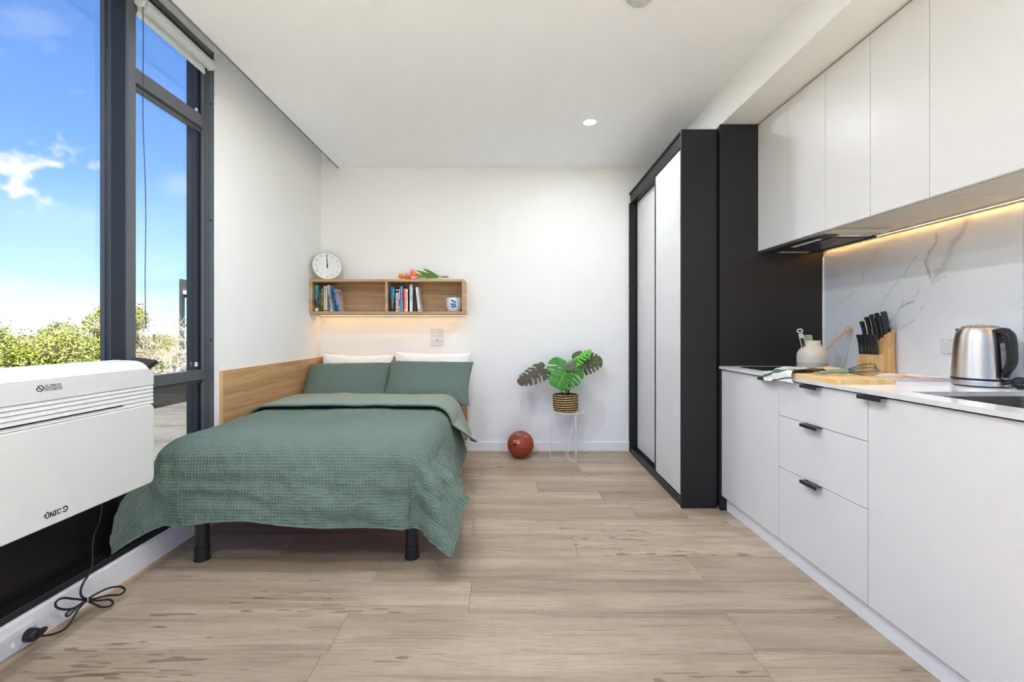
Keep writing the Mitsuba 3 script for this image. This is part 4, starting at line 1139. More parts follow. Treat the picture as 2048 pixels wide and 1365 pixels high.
# tulips
tb = thing('tulip_bouquet', 'bunch of artificial tulips lying on top of the shelf', 'bouquet')
for nm, c in (('petal_orange', (240, 132, 24)), ('petal_pink', (238, 158, 196)), ('petal_white', (236, 240, 206)), ('tulip_stem', (120, 150, 44)), ('twine', (206, 170, 120))):
    plain(nm, srgb(*c), 0.55, 0.3)
scene['tulip_leaf'] = {'type': 'twosided', 'bsdf': {'type': 'principled', 'base_color': {'type': 'rgb', 'value': srgb(86, 128, 42)}, 'roughness': 0.5, 'specular': 0.3}}
ZT = SHZ1 + 0.0005
TW = lambda px, py, y=4.07: np.array([(px - 1006) / 890.0 * y, y, EYE + (664 - py) / 890.0 * y])
tie_pt = TW(884, 554.2, 4.075)


def tulip(head, ax, mat, y, L=0.060, R=0.0148):
    head = np.array(head)
    ax = np.array(ax, float) / np.linalg.norm(ax)
    u = np.cross(ax, (0, 1, 0))
    u /= np.linalg.norm(u)
    w = np.cross(ax, u)
    M = frame(head, u, w, ax)
    t_ = part(tb, 'tulip', tube(spline([head, head * 0.55 + tie_pt * 0.45 + np.array([0, 0, 0.004]), tie_pt + np.array([0, (y - 4.07) * 0.3, 0]), tie_pt + np.array([0.045 + 0.02 * rng.random(), (y - 4.07) * 0.8, 0.004 * rng.random()])], 6), 0.0024, 6), 'tulip_stem', smooth=True, label='green stem')
    for i in range(5):
        a0 = i * 2 * PI / 5 + y * 40
        tt, ss = np.meshgrid(np.linspace(0, 1, 9), np.linspace(-1, 1, 7), indexing='ij')
        wid = 0.9 * np.sin(PI * np.clip(tt, 0, 1) ** 0.75) ** 0.7 + 0.12 * (1 - tt)
        rr = R * (0.35 + 1.05 * np.sin(PI * (0.12 + 0.66 * tt))) * (1 + 0.05 * (i % 2))
        an = a0 + ss * wid * 0.85
        Pp = np.stack([rr * np.cos(an), rr * np.sin(an), L * tt], -1)
        part(t_, 'petal', xf(grid(Pp), M), mat, smooth=True)


for px, py, ax, mat, y in ((810, 553.4, (-1, 0, 0.06), 'petal_orange', 4.03), (823, 551.5, (-1, 0.1, 0.12), 'petal_pink', 4.10), (834, 549.0, (-1, 0, 0.10), 'petal_orange', 4.05), (832, 545.5, (-0.9, 0.1, 0.25), 'petal_pink', 4.12), (842, 548.2, (-0.95, 0, 0.22), 'petal_white', 4.09), (822, 556.0, (-1, 0, 0.0), 'petal_orange', 4.06), (834, 556.4, (-1, 0, 0.0), 'petal_pink', 4.02)):
    h = TW(px, py, y)
    h[2] = max(h[2], ZT + 0.020)
    tulip(h, ax, mat, y)


def blade(pts, w, fold=0.25, name='leaf', parent=None, mat='tulip_leaf', side=(0, 0, 1)):
    c = spline(pts, 8)
    n = len(c)
    tan = np.gradient(c, axis=0)
    tan /= np.linalg.norm(tan, axis=1, keepdims=True)
    b = np.cross(tan, np.array(side, float))
    b /= np.linalg.norm(b, axis=1, keepdims=True) + 1e-9
    nn = np.cross(b, tan)
    s = np.linspace(0, 1, n)
    wid = w * np.sin(PI * np.clip(0.06 + 0.94 * s, 0, 1)) ** 0.7
    cols = []
    for q in (-1, -0.5, 0, 0.5, 1):
        cols.append(c + b * (q * wid)[:, None] + nn * (abs(q) * fold * wid)[:, None])
    return grid(np.stack(cols, 1))


for a, b_, c_, w in (((874, 553, 4.06), (856, 549, 4.05), (831, 541, 4.08), 0.011), ((874, 552, 4.08), (862, 546, 4.09), (846, 537.5, 4.10), 0.012), ((872, 555, 4.04), (852, 553, 4.03), (836, 556, 4.02), 0.012), ((876, 556, 4.05), (862, 554.5, 4.04), (850, 557, 4.04), 0.010), ((878, 553, 4.09), (866, 551, 4.11), (842, 550, 4.12), 0.011)):
    pts_ = [TW(*a), TW(*b_), TW(*c_)]
    for q_ in pts_:
        q_[2] = max(q_[2], ZT + 0.006)
    part(tb, 'leaf', blade(pts_, w, 0.3, side=(0, -1, 0.25)), 'tulip_leaf', smooth=True)
part(tb, 'twine_tie', tube([tie_pt + np.array([-0.006, 0, 0]), tie_pt + np.array([0.018, 0, 0.001])], 0.0075, 10), 'twine', smooth=True)

# ---------------------------------------------------------------- basketball
bbR = 0.1195
BC = np.array([0.1585, 4.03, bbR + 0.0006])
view = np.array([0, 0, EYE]) - BC
view /= np.linalg.norm(view)
vx = np.cross((0, 0, 1), view)
vx /= np.linalg.norm(vx)
vy = np.cross(view, vx)
RV = np.stack([vx, vy, view], 1)          # ball frame seen from the camera: x right, y up, z towards


SEAMS = []
for line_ in ([(-0.93, 0.34), (-0.80, 0.54), (-0.55, 0.57), (-0.245, 0.53), (0.06, 0.44), (0.41, 0.27), (0.69, 0.06), (0.88, -0.13), (0.93, -0.3)],
              [(-0.99, 0.02), (-0.80, -0.13), (-0.42, -0.25), (0.0, -0.32), (0.41, -0.318), (0.62, -0.31), (0.74, -0.36), (0.80, -0.49)],
              [(-0.76, -0.62), (-0.56, -0.79), (-0.35, -0.88), (0.0, -0.90), (0.36, -0.81), (0.64, -0.63), (0.79, -0.47), (0.88, -0.36)],
              [(0.05, 0.985), (0.34, 0.90), (0.61, 0.71), (0.84, 0.36), (0.945, -0.06), (0.93, -0.3)]):
    q_ = spline([(x_, y_, 0) for x_, y_ in line_], 20)
    r2 = np.minimum((q_[:, :2] ** 2).sum(1), 0.9985)
    q_[:, :2] *= (np.sqrt(r2) / np.sqrt((q_[:, :2] ** 2).sum(1)))[:, None]
    q_[:, 2] = np.sqrt(1 - r2)
    SEAMS += [q_, -q_]
from scipy.spatial import cKDTree
seam_tree = cKDTree(np.vstack(SEAMS))


sph = trimesh.creation.icosphere(subdivisions=6, radius=1.0)
dv = np.asarray(sph.vertices) @ np.eye(3)
sd = seam_tree.query(dv)[0]
groove = np.exp(-(sd / 0.018) ** 4)
pebble = meshkit.noise(dv * 70, 5)
rad = bbR * (1 - 0.010 * groove) + 0.0002 * pebble * (1 - groove)
colr = np.array(srgb(150, 62, 38))[None] * (0.85 + 0.3 * pebble)[:, None] * (1 - groove)[:, None] + np.array(srgb(40, 24, 20))[None] * groove[:, None]
scene['ball_leather'] = {'type': 'twosided', 'bsdf': {'type': 'principled', 'base_color': {'type': 'mesh_attribute', 'name': 'vertex_color'}, 'roughness': 0.48, 'specular': 0.35}}
bk = thing('basketball', 'brown leather basketball on the floor beside the wire plant stand', 'basketball')
part(bk, 'ball', tm((dv * rad[:, None]) @ RV.T + BC, sph.faces), 'ball_leather', smooth=True, color=colr)


def on_ball(mesh, cx, cy, ang, lift=0.0006, scale=1.0):
    """Flat print wrapped onto the ball around the point that shows at (cx, cy), in ball radii right and up of its middle."""
    m = mesh.subdivide_to_size(0.004)
    v = np.asarray(m.vertices)
    c, s_ = math.cos(ang), math.sin(ang)
    x, y = v[:, 0] * c - v[:, 1] * s_, v[:, 0] * s_ + v[:, 1] * c
    cz = math.sqrt(max(0.02, 1 - cx * cx - cy * cy))
    n0 = np.array([cx, cy, cz])
    tx = np.cross((0, 1, 0), n0)
    tx /= np.linalg.norm(tx)
    ty = np.cross(n0, tx)
    r = np.hypot(x, y) / bbR
    k_ = np.where(r > 1e-9, np.sin(r) / np.maximum(r, 1e-9), 1.0)
    d = n0[None] * np.cos(r)[:, None] + (tx[None] * (x / bbR)[:, None] + ty[None] * (y / bbR)[:, None]) * k_[:, None]
    return tm((d * (bbR + lift + v[:, 2:3])) @ RV.T + BC, m.faces)


for nm, c in (('ball_white', (226, 220, 216)), ('ball_black', (40, 26, 26)), ('ball_maroon', (98, 16, 30)), ('ball_flame', (246, 170, 30))):
    plain(nm, srgb(*c), 0.5, 0.3)
word = text('Wilson', 0.032, 0.0002, True, 'c', squash=0.150)
part(bk, 'lettering_outline', cat([on_ball(move(word, dx_, dy_, 0), -0.03, 0.665, -0.24, 0.0005) for dx_, dy_ in ((0.0016, 0), (-0.0016, 0), (0, 0.0016), (0, -0.0016))]), 'ball_white', label='white lettering outline')
part(bk, 'lettering', on_ball(word, -0.03, 0.665, -0.24, 0.0011), 'ball_black')
EX, EYB = -0.30, 0.17
ringp = affinity.rotate(affinity.scale(Point(0, 0).buffer(1, 24), 0.0300, 0.0115).difference(affinity.scale(Point(0, 0).buffer(1, 24), 0.0240, 0.0068)), -14)
part(bk, 'emblem_ring', on_ball(extr(ringp, 0.0003), EX, EYB, 0, 0.0012), 'ball_white')
part(bk, 'emblem_ball', on_ball(extr(Polygon([(-0.023, -0.008), (-0.024, -0.026), (-0.017, -0.036), (-0.005, -0.035), (0.002, -0.026), (0.004, -0.004), (-0.006, 0.003), (-0.016, 0.000)]).buffer(0.003), 0.0003), EX, EYB, 0, 0.0006), 'ball_maroon')
part(bk, 'emblem_flame', on_ball(extr(Polygon([(0.003, 0.007), (0.008, 0.011), (0.010, 0.021), (0.014, 0.014), (0.021, 0.016), (0.018, 0.008), (0.012, 0.004)]), 0.0003), EX, EYB, 0, 0.0018), 'ball_flame')
part(bk, 'small_print', on_ball(cat(extr(sbox(-0.009, 0.001, 0.009, 0.007), 0.0003), extr(sbox(-0.009, -0.007, 0.009, -0.001), 0.0003)), -0.76, 0.18, 0, 0.0005), 'ball_black')
part(bk, 'signature', on_ball(tube(spline([(-0.016, -0.003, 0), (-0.010, 0.004, 0), (-0.005, -0.003, 0), (0.002, 0.003, 0), (0.006, -0.001, 0), (0.022, 0.0, 0)], 5), 0.0006, 4), 0.18, 0.0, 0, 0.0003), 'ball_black')

# ---------------------------------------------------------------- plant stand and plant
SC = np.array([0.578, 4.005])
SRr, SZ = 0.146, 0.424
ps = thing('plant_stand', 'white wire plant stand with a round top', 'plant stand')
plain('white_wire', srgb(236, 236, 236), 0.4, 0.4)
ang = np.linspace(0, 2 * PI, 49)[:-1]
part(ps, 'top_ring', tube(np.stack([SC[0] + SRr * np.cos(ang), SC[1] + SRr * np.sin(ang), np.full(48, SZ)], 1), 0.0034, 8, closed=True), 'white_wire', smooth=True)
for a in (172, 292, 52):
    a = math.radians(a)
    u = np.array([math.cos(a), math.sin(a)])
    w = np.array([-u[1], u[0]])
    P3 = lambda r, z, s=0.0: (SC[0] + u[0] * r + w[0] * s, SC[1] + u[1] * r + w[1] * s, z)
    top, zf = SZ - 0.003, 0.0036
    path = [P3(SRr, top), P3(SRr + 0.004, 0.25), P3(SRr + 0.006, 0.03), P3(SRr + 0.002, 0.010), P3(SRr - 0.016, zf), P3(0.075, zf), P3(0.022, zf), P3(0.010, 0.010), P3(0.010, 0.028), P3(0.022, 0.075), P3(0.07, 0.235), P3(SRr - 0.006, top, 0.012)]
    part(ps, 'leg', tube(spline(path, 5), 0.0031, 8), 'white_wire', smooth=True)
for a in (112, 232, 352):
    a = math.radians(a)
    b2 = a + math.radians(120)
    part(ps, 'cross_wire', tube([(SC[0] + SRr * math.cos(a), SC[1] + SRr * math.sin(a), SZ + 0.001), (SC[0] + SRr * math.cos(b2), SC[1] + SRr * math.sin(b2), SZ + 0.001)], 0.0028, 8), 'white_wire', smooth=True)

pl = thing('potted_plant', 'monstera plant in a striped black and straw basket on the wire stand', 'potted plant')
BCX, BCY, BZ = 0.560, 3.995, SZ + 0.0045
coils = 15
prof = [(0.0, 0.002)]
hgt = 0.152
for i in range(coils * 4 + 1):
    z = i / (coils * 4) * hgt
    r0 = 0.097 + 0.014 * min(1, (z / 0.05)) ** 0.6 - 0.002 * (z / hgt)
    prof.append((r0 + 0.0028 * abs(math.sin(PI * z / hgt * coils)), z))
inner = [(prof[-1][0] - 0.006, hgt), (0.100, hgt - 0.03), (0.100, 0.10), (0.0, 0.10)]


def basket_col(p, n, uv):
    z = (p.z - BZ) + 0.006 * tnoise(p.x * 12, p.y * 12, 2.0) - 0.003
    i = z / hgt * coils
    st = dr.abs(i * 0.5 - dr.floor(i * 0.5) - 0.5) * 2        # 0..1, pairs of coils
    br = tnoise(p.x * 160 + p.y * 160, i * 1.0, 3.0)
    straw = mix(col3(198, 160, 104), col3(222, 190, 136), br)
    dark = mix(col3(40, 36, 36), col3(62, 56, 54), br)
    return mix(straw, dark, smoothstep(0.44, 0.52, st))


matte('basket_straw', basket_col)
mb = lathe([(r, z + BZ) for r, z in prof + inner], 96, BCX, BCY)
vb = np.asarray(mb.vertices)
an_ = np.arctan2(vb[:, 1] - BCY, vb[:, 0] - BCX)
hz_ = (vb[:, 2] - BZ) / hgt
wobl = 1 + 0.035 * np.sin(2 * an_ + 0.6) * hz_ + 0.02 * np.sin(3 * an_ + 2) * (1 - hz_)
vb[:, 0], vb[:, 1] = BCX + (vb[:, 0] - BCX) * wobl, BCY + (vb[:, 1] - BCY) * wobl
part(pl, 'basket', mb, 'basket_straw', smooth=40)
plain('soil', srgb(34, 30, 28), 0.9, 0.1)
part(pl, 'soil', lathe([(0.0, BZ + 0.118), (0.04, BZ + 0.117), (0.098, BZ + 0.112), (0.098, BZ + 0.10)][::-1], 40, BCX, BCY), 'soil', smooth=40)


def monstera_outline(seed, cuts=5, cutd=0.46):
    """Unit leaf: base notch at the origin, tip at (0, 1); x half-width about 0.5."""
    tt = np.linspace(0, 1, 60)
    ang_ = PI * tt
    right = []
    for q in tt:
        y = -0.16 + 1.16 * (0.5 - 0.5 * math.cos(PI * q)) if q > 0.0 else -0.16
        wx = 0.53 * math.sin(PI * min(1, (q * 0.92 + 0.08)) ** 0.80) ** 0.85
        right.append((wx, y))
    right[0] = (0.10, -0.14)
    right[-1] = (0.0, 1.0)
    pr_ = [(0, 0.0)] + right
    half = Polygon(pr_).buffer(0)
    r_ = random.Random(seed)
    out = []
    for sgn in (1, -1):
        h_ = affinity.scale(half, sgn, 1, origin=(0, 0))
        for i in range(cuts):
            y0 = 0.10 + 0.62 * i / (cuts - 1) + r_.uniform(-0.02, 0.02)
            dx, dy = 0.62, 0.20 + 0.12 * i / cuts
            st = (1 - cutd) * r_.uniform(0.85, 1.2)
            p0 = (sgn * dx * st * 0.75, y0 + dy * st * 0.75)
            p1 = (sgn * dx, y0 + dy)
            wdt = 0.011 + 0.012 * r_.random()
            v_ = np.array([p1[0] - p0[0], p1[1] - p0[1]])
            n_ = np.array([-v_[1], v_[0]]) / np.linalg.norm(v_)
            tri = Polygon([tuple(np.array(p0) + n_ * wdt * 0.6), tuple(np.array(p0) - n_ * wdt * 0.6), tuple(np.array(p1) - n_ * wdt * 1.5), tuple(np.array(p1) + n_ * wdt * 1.5)]).buffer(0.012)
            h_ = h_.difference(tri)
            if i % 2 == 0 and i < cuts - 1:
                c_ = (sgn * r_.uniform(0.13, 0.19), y0 + 0.11)
                h_ = h_.difference(affinity.rotate(affinity.scale(Point(c_).buffer(1, 8), 0.045, 0.020, origin=c_), sgn * 25, origin=c_))
        if h_.geom_type != 'Polygon':
            h_ = max(h_.geoms, key=lambda g: g.area)
        out.append(h_)
    mid = sbox(-0.012, -0.01, 0.012, 0.97)
    u_ = union_all(out + [mid.intersection(sbox(-1, 0, 1, 0.97))])
    return u_.buffer(-0.010).buffer(0.018).buffer(-0.008)


def leaf_mesh(poly, size, width=1.0, cup=0.18, droop=0.35, twist=0.0):
    gs = getattr(poly, 'geoms', [poly])
    ms = []
    for g in gs:
        if g.area < 1e-4:
            continue
        v2, f2 = trimesh.creation.triangulate_polygon(g.segmentize(0.05), engine='earcut')
        m_ = trimesh.Trimesh(np.column_stack([v2, np.zeros(len(v2))]), f2, process=False).subdivide_to_size(0.06)
        ms.append(m_)
    m_ = cat(ms)
    v = np.asarray(m_.vertices).copy()
    x, y = v[:, 0] * width, v[:, 1]
    z = -cup * np.abs(x) ** 1.5 + 0.02 * np.sin(np.abs(v[:, 0]) * 10 + y * 22) * np.clip(np.abs(v[:, 0]) * 3, 0, 1) - 0.02 * np.exp(-(x / 0.03) ** 2)
    bend = droop * y ** 2
    z = z - bend
    x = x + twist * y * z
    uv_ = np.stack([v[:, 0], v[:, 1]], 1)
    return tm(np.stack([x, y - 0.25 * bend * y, z], 1) * size, m_.faces), uv_


def leaf_col(base_, vein, under=None):
    def fn(p, n, uv):
        x, y = dr.abs(uv.x), uv.y
        mid = dr.exp(-dr.square(x / 0.012))
        side_ = y - 0.42 * x
        q = side_ / 0.155
        rib = dr.exp(-dr.square((q - dr.floor(q + 0.5)) / 0.045)) * smoothstep(0.0, 0.06, x)
        t_ = tfbm(uv.x * 7, uv.y * 7, 2.0, 2)
        c = mix(col3(*base_) * 0.9, col3(*base_) * 1.12, t_)
        return mix(c, col3(*vein), 0.75 * mid + 0.35 * rib)
    return fn


for nm, b_, v_ in (('leaf_green', (52, 122, 34), (124, 172, 84)), ('leaf_bright', (82, 168, 40), (182, 226, 84)), ('leaf_olive', (74, 86, 46), (112, 118, 84)), ('leaf_brown', (76, 70, 54), (104, 104, 78)), ('leaf_grey', (98, 100, 84), (140, 140, 120))):
    scene[nm] = {'type': 'twosided', 'bsdf': {'type': 'principled', 'base_color': mikit.proc(leaf_col(b_, v_)), 'roughness': 0.42, 'specular': 0.35}}
plain('stem_green', srgb(66, 104, 42), 0.5)
plain('stem_dark', srgb(54, 50, 40), 0.5)


def W(px, py, y):
    return np.array([(px - 1006) / 890.0 * y, y, EYE + (664 - py) / 890.0 * y])


def place_leaf(seed, base_pt, tip_pt, normal, mat, width, size_k=1.0, **kw):
    """Puts a leaf with its petiole joint at base_pt and its tip at tip_pt; the upper side looks along 'normal'."""
    ax = tip_pt - base_pt
    L_ = np.linalg.norm(ax)
    ax /= L_
    nz = np.array(normal, float)
    nz -= ax * (ax @ nz)
    nz /= np.linalg.norm(nz)
    m_, uv_ = leaf_mesh(monstera_outline(seed), 1.0, width, **kw)
    # scale so that the drooping tip still lands on tip_pt
    v = np.asarray(m_.vertices)
    tipv = v[np.argmax(uv_[:, 1])]
    dirn = tipv / np.linalg.norm(tipv)
    k_ = L_ / np.linalg.norm(tipv)
    an0 = math.atan2(dirn[2], dirn[1])
    m_ = xf(m_, rot(-math.degrees(an0), (1, 0, 0)))
    m_.apply_scale(k_)
    return xf(m_, frame(base_pt, np.cross(ax, nz), ax, nz)), uv_


tops = {}
for seed, b_, t_, nrm, mat, wd_, kw, stem_from, smat in (
    (3, W(1086, 738, 3.99), W(1036, 768, 3.96), (-0.35, -0.62, 0.70), 'leaf_brown', 0.86, dict(cup=0.25, droop=0.05), (-0.02, -0.01), 'stem_dark'),
    (5, W(1136, 731, 3.90), W(1113, 778, 3.82), (0.05, -0.86, 0.50), 'leaf_green', 1.28, dict(cup=0.22, droop=0.12), (0.0, -0.015), 'stem_green'),
    (8, W(1143, 722, 4.00), W(1182, 700, 3.99), (-0.25, -0.22, 0.94), 'leaf_bright', 1.05, dict(cup=0.45, droop=0.10), (0.006, 0.01), 'stem_green'),
    (11, W(1153, 727, 4.03), W(1205, 724, 4.01), (0.05, -0.93, 0.30), 'leaf_olive', 0.92, dict(cup=0.2, droop=0.06), (0.02, 0.015), 'stem_dark'),
    (14, W(1166, 727, 3.97), W(1131, 738, 3.86), (0.1, -0.75, 0.45), 'leaf_grey', 0.55, dict(cup=0.15, droop=0.1), (0.018, -0.01), 'stem_dark'),
):
    lm_, uv_ = place_leaf(seed, b_, t_, nrm, mat, wd_, **kw)
    st0 = np.array([BCX + stem_from[0], BCY + stem_from[1], BZ + 0.116])
    midp = st0 * 0.5 + b_ * 0.5 + np.array([0.0, 0.0, 0.05 if seed != 3 else 0.075])
    midp[:2] = st0[:2] * 0.68 + b_[:2] * 0.32
    s_ = part(pl, 'stem', tube(spline([st0, midp, b_], 10), np.linspace(0.0052, 0.003, 21), 8), smat, smooth=True)
    part(pl, 'leaf', lm_, mat, smooth=True, uv=uv_)
part(pl, 'stem', tube(spline([(BCX + 0.004, BCY, BZ + 0.116), (BCX + 0.006, BCY, BZ + 0.20), (BCX + 0.012, BCY, BZ + 0.28)], 6), np.linspace(0.0075, 0.004, 13), 8), 'stem_green', smooth=True)
# ---------------------------------------------------------------- things on the worktop
CZ = CT1 + 0.0003


def tier(name, c, **kw):
    return plain(name, srgb(*c), **kw)


# utensil crock on the hob's far corner
plain('crock_glaze', lambda p, n, uv: mix(col3(232, 225, 205), col3(206, 199, 178), smoothstep(0.962, 0.958, p.z)), 0.5, 0.3)
CRX, CRY = 1.838, 2.645
CRZ = CT1 + 0.0064
cr = [(0.0, 0.0), (0.072, 0.0), (0.077, 0.003), (0.078, 0.02), (0.0785, 0.06), (0.0765, 0.085), (0.066, 0.107), (0.050, 0.125), (0.0425, 0.138), (0.0415, 0.152), (0.042, 0.160), (0.0405, 0.1615), (0.0385, 0.160), (0.038, 0.14), (0.046, 0.12), (0.070, 0.08), (0.072, 0.01), (0.0, 0.008)]
crk = thing('utensil_crock', 'cream stoneware crock holding kitchen utensils on the hob', 'crock')
single(crk, lathe([(r, z + CRZ) for r, z in cr], 64, CRX, CRY), 'crock_glaze', smooth=40)


def at_crock(dx, dy, dz, ex_, ez_):
    ex_ = np.array(ex_, float) / np.linalg.norm(ex_)
    ez_ = np.array(ez_, float) / np.linalg.norm(ez_)
    ey_ = np.cross(ez_, ex_)
    ey_ /= np.linalg.norm(ey_)
    ex_ = np.cross(ey_, ez_)
    return frame((CRX + dx, CRY + dy, CRZ + dz), ex_, ey_, ez_)


tier('spoon_wood', (204, 160, 122), rough=0.6)
tier('sage_silicone', (172, 178, 140), rough=0.6)
tier('pale_silicone', (206, 212, 194), rough=0.55)
tier('dark_steel', (58, 54, 50), rough=0.35, metallic=0.5)
face = (0.83, -0.55, 0.0)
sp_ = thing('wooden_spoon', 'wooden spoon standing handle up in the cream crock', 'spoon')
hs = spline([(0, 0, 0), (0, 0, 0.10), (0, 0, 0.17), (0, 0, 0.22), (0, 0, 0.265), (0, 0, 0.29), (0, 0, 0.300)], 6)
rs = np.interp(np.linspace(0, 1, len(hs)), [0, 0.35, 0.55, 0.7, 0.85, 0.95, 1], [0.0045, 0.0055, 0.0062, 0.0105, 0.0135, 0.010, 0.003])
sm_ = tube(hs, rs, 14)
sm_.apply_scale([1, 0.6, 1])
single(sp_, xf(sm_, at_crock(-0.006, 0.0, 0.02, face, (0.235, -0.05, 0.265))), 'spoon_wood', smooth=True)
pe = thing('peeler', 'dark metal peeler with a pale ring handle in the cream crock', 'peeler')
M = at_crock(-0.022, -0.008, 0.0, face, (-0.09, 0.02, 0.40))
part(pe, 'blade_holder', xf(cat(bx(-0.0125, -0.0085, -0.003, 0.003, 0.05, 0.207, 0.001), bx(0.0085, 0.0125, -0.003, 0.003, 0.05, 0.207, 0.001), bx(-0.0085, 0.0085, -0.003, 0.003, 0.18, 0.207, 0.001)), M), 'pale_silicone')
part(pe, 'blade', xf(cat(bx(-0.008, -0.002, -0.002, 0.002, 0.05, 0.203), bx(0.002, 0.008, -0.002, 0.002, 0.05, 0.203), bx(-0.002, 0.002, -0.002, 0.002, 0.178, 0.203)), M), 'dark_steel')
part(pe, 'rivet', xf(lathe([(0.0, 0.004), (0.003, 0.0035), (0.0035, 0.002)][::-1], 12), M @ frame((0, -0.0, 0.195), (1, 0, 0), (0, 0, 1), (0, -1, 0))), 'chrome', smooth=True)
part(pe, 'hanging_ring', xf(tube([(0.0125 * math.cos(a), 0, 0.224 + 0.0105 * math.sin(a)) for a in np.linspace(0, 2 * PI, 25)[:-1]], 0.0045, 10, closed=True), M), 'pale_silicone', smooth=True)
st_ = thing('spatula', 'sage silicone spatula blade up in the cream crock', 'spatula')
M = at_crock(0.006, 0.012, 0.0, face, (-0.045, 0.02, 0.40))
bl_ = Polygon([(-0.021, 0.0), (0.021, 0.0), (0.0225, 0.06), (0.018, 0.068), (-0.012, 0.070), (-0.021, 0.066)]).buffer(0.003).buffer(-0.001)
part(st_, 'blade', xf(move(xf(extr(bl_, 0.006), frame((0, 0.003, 0), (1, 0, 0), (0, 0, 1), (0, -1, 0))), 0, 0, 0.125), M), 'sage_silicone', smooth=30)
part(st_, 'shaft', xf(tube([(0, 0, 0.02), (0, 0, 0.128)], 0.005, 10), M), 'sage_silicone', smooth=True)

# knife block: stepped pine block with steak knives in front and kitchen knives behind


def pine(p, n, uv):
    q = (p.x * 0.62 + p.y * 0.78)
    stripe = dr.floor(q / 0.021)
    c = mix(col3(214, 168, 102), col3(238, 206, 150), cell_rand(stripe, 4))
    g = tfbm(q * 160, p.z * 7 + stripe * 3.0, 2.0, 3)
    kn = smoothstep(0.74, 0.86, tnoise(q * 30, p.z * 9, 6.0))
    return mix(c, col3(184, 132, 70), 0.35 * smoothstep(0.5, 0.8, g) + 0.35 * kn)


plain('pine_block', pine, 0.5, 0.3)
KB = thing('knife_block', 'pine knife block full of black handled knives beside the splashback', 'knife block')
# local frame: a along the row of steak knives, f towards the camera side, z up
kfa = np.array([0.23, -0.973, 0.0])
kff = np.array([-0.973, -0.23, 0.0])
KO = np.array([1.957, 2.345, CZ])


def kb(a, f, z):
    return KO + kfa * a + kff * f + np.array([0, 0, z])


def kmesh(poly_fz, a0, a1):
    m_ = extr(poly_fz, a1 - a0)
    return xf(m_, frame(kb(a0, 0, 0), kff, (0, 0, 1), np.cross(kff, (0, 0, 1))))


HWK = 0.052
low = Polygon([(0.050, 0.0), (0.050, 0.100), (0.012, 0.104), (0.012, 0.0)])
high = Polygon([(0.0118, 0.0), (0.0118, 0.104), (-0.012, 0.205), (-0.070, 0.228), (-0.062, 0.12), (-0.075, 0.0)])
sgn = 1 if np.dot(np.cross(kff, (0, 0, 1)), kfa) > 0 else -1
part(KB, 'front_block', kmesh(low, -HWK, HWK) if sgn > 0 else xf(extr(low, 2 * HWK), frame(kb(HWK, 0, 0), kff, (0, 0, 1), np.cross(kff, (0, 0, 1)))), 'pine_block')
part(KB, 'rear_block', kmesh(high, -HWK, HWK) if sgn > 0 else xf(extr(high, 2 * HWK), frame(kb(HWK, 0, 0), kff, (0, 0, 1), np.cross(kff, (0, 0, 1)))), 'pine_block')
plain('knife_handle', srgb(38, 38, 42), 0.4, 0.4)


def knife(label, group, foot, head, w, t, wide_ax, bolster=True):
    k_ = thing('knife', label, 'knife', group)
    foot, head = np.array(foot), np.array(head)
    L_ = np.linalg.norm(head - foot)
    ez_ = (head - foot) / L_
    ex_ = np.array(wide_ax, float)
    ex_ -= ez_ * (ex_ @ ez_)
    ex_ /= np.linalg.norm(ex_)
    ey_ = np.cross(ez_, ex_)
    s_ = np.linspace(0, 1, 17)
    wv = w * np.interp(s_, [0, 0.05, 0.15, 0.45, 0.75, 0.9, 0.97, 1], [0.75, 0.85, 0.62, 0.80, 0.86, 1.05, 1.12, 0.85])
    off = w * np.interp(s_, [0, 0.2, 0.5, 0.8, 1], [0.12, 0.05, -0.10, 0.02, 0.22])
    aa = np.arange(14) * 2 * PI / 14
    ring_ = lambda ww, tt: np.stack([np.sign(np.cos(aa)) * np.abs(np.cos(aa)) ** 0.6 * ww / 2, np.sign(np.sin(aa)) * np.abs(np.sin(aa)) ** 0.7 * tt / 2], 1)
    v = []
    for si, ww, oo in zip(s_, wv, off):
        r_ = ring_(ww, t * (0.9 if si > 0.02 else 0.8) * (1 if si < 0.99 else 0.85))
        v.append(foot + ez_ * (si * L_) + ex_ * (r_[:, :1] + oo) + ey_ * r_[:, 1:])
    v = np.vstack(v)
    n_ = 14
    f_ = []
    for i in range(16):
        for j in range(n_):
            l_ = (j + 1) % n_
            f_ += [(i * n_ + j, i * n_ + l_, (i + 1) * n_ + l_), (i * n_ + j, (i + 1) * n_ + l_, (i + 1) * n_ + j)]
    c0, c1 = len(v), len(v) + 1
    v = np.vstack([v, foot + ex_ * off[0], head + ex_ * off[-1]])
    for j in range(n_):
        l_ = (j + 1) % n_
        f_ += [(c0, l_, j), (c1, 16 * n_ + j, 16 * n_ + l_)]
    part(k_, 'handle', tm(v, f_), 'knife_handle', smooth=40)
    if bolster:
        part(k_, 'rivet', move(trimesh.creation.icosphere(2, 0.0026), *(foot + ez_ * 0.010 + ex_ * (off[0] + 0.0) - ey_ * t * 0.46)), 'chrome', smooth=True)
    fb = foot - ez_ * 0.0002
    bl2 = xf(bx(-w * 0.33, w * 0.33, -0.0009, 0.0009, -0.03, 0.0), frame(fb, ex_, ey_, ez_))
    part(k_, 'blade', bl2, 'brushed_steel')
    return k_


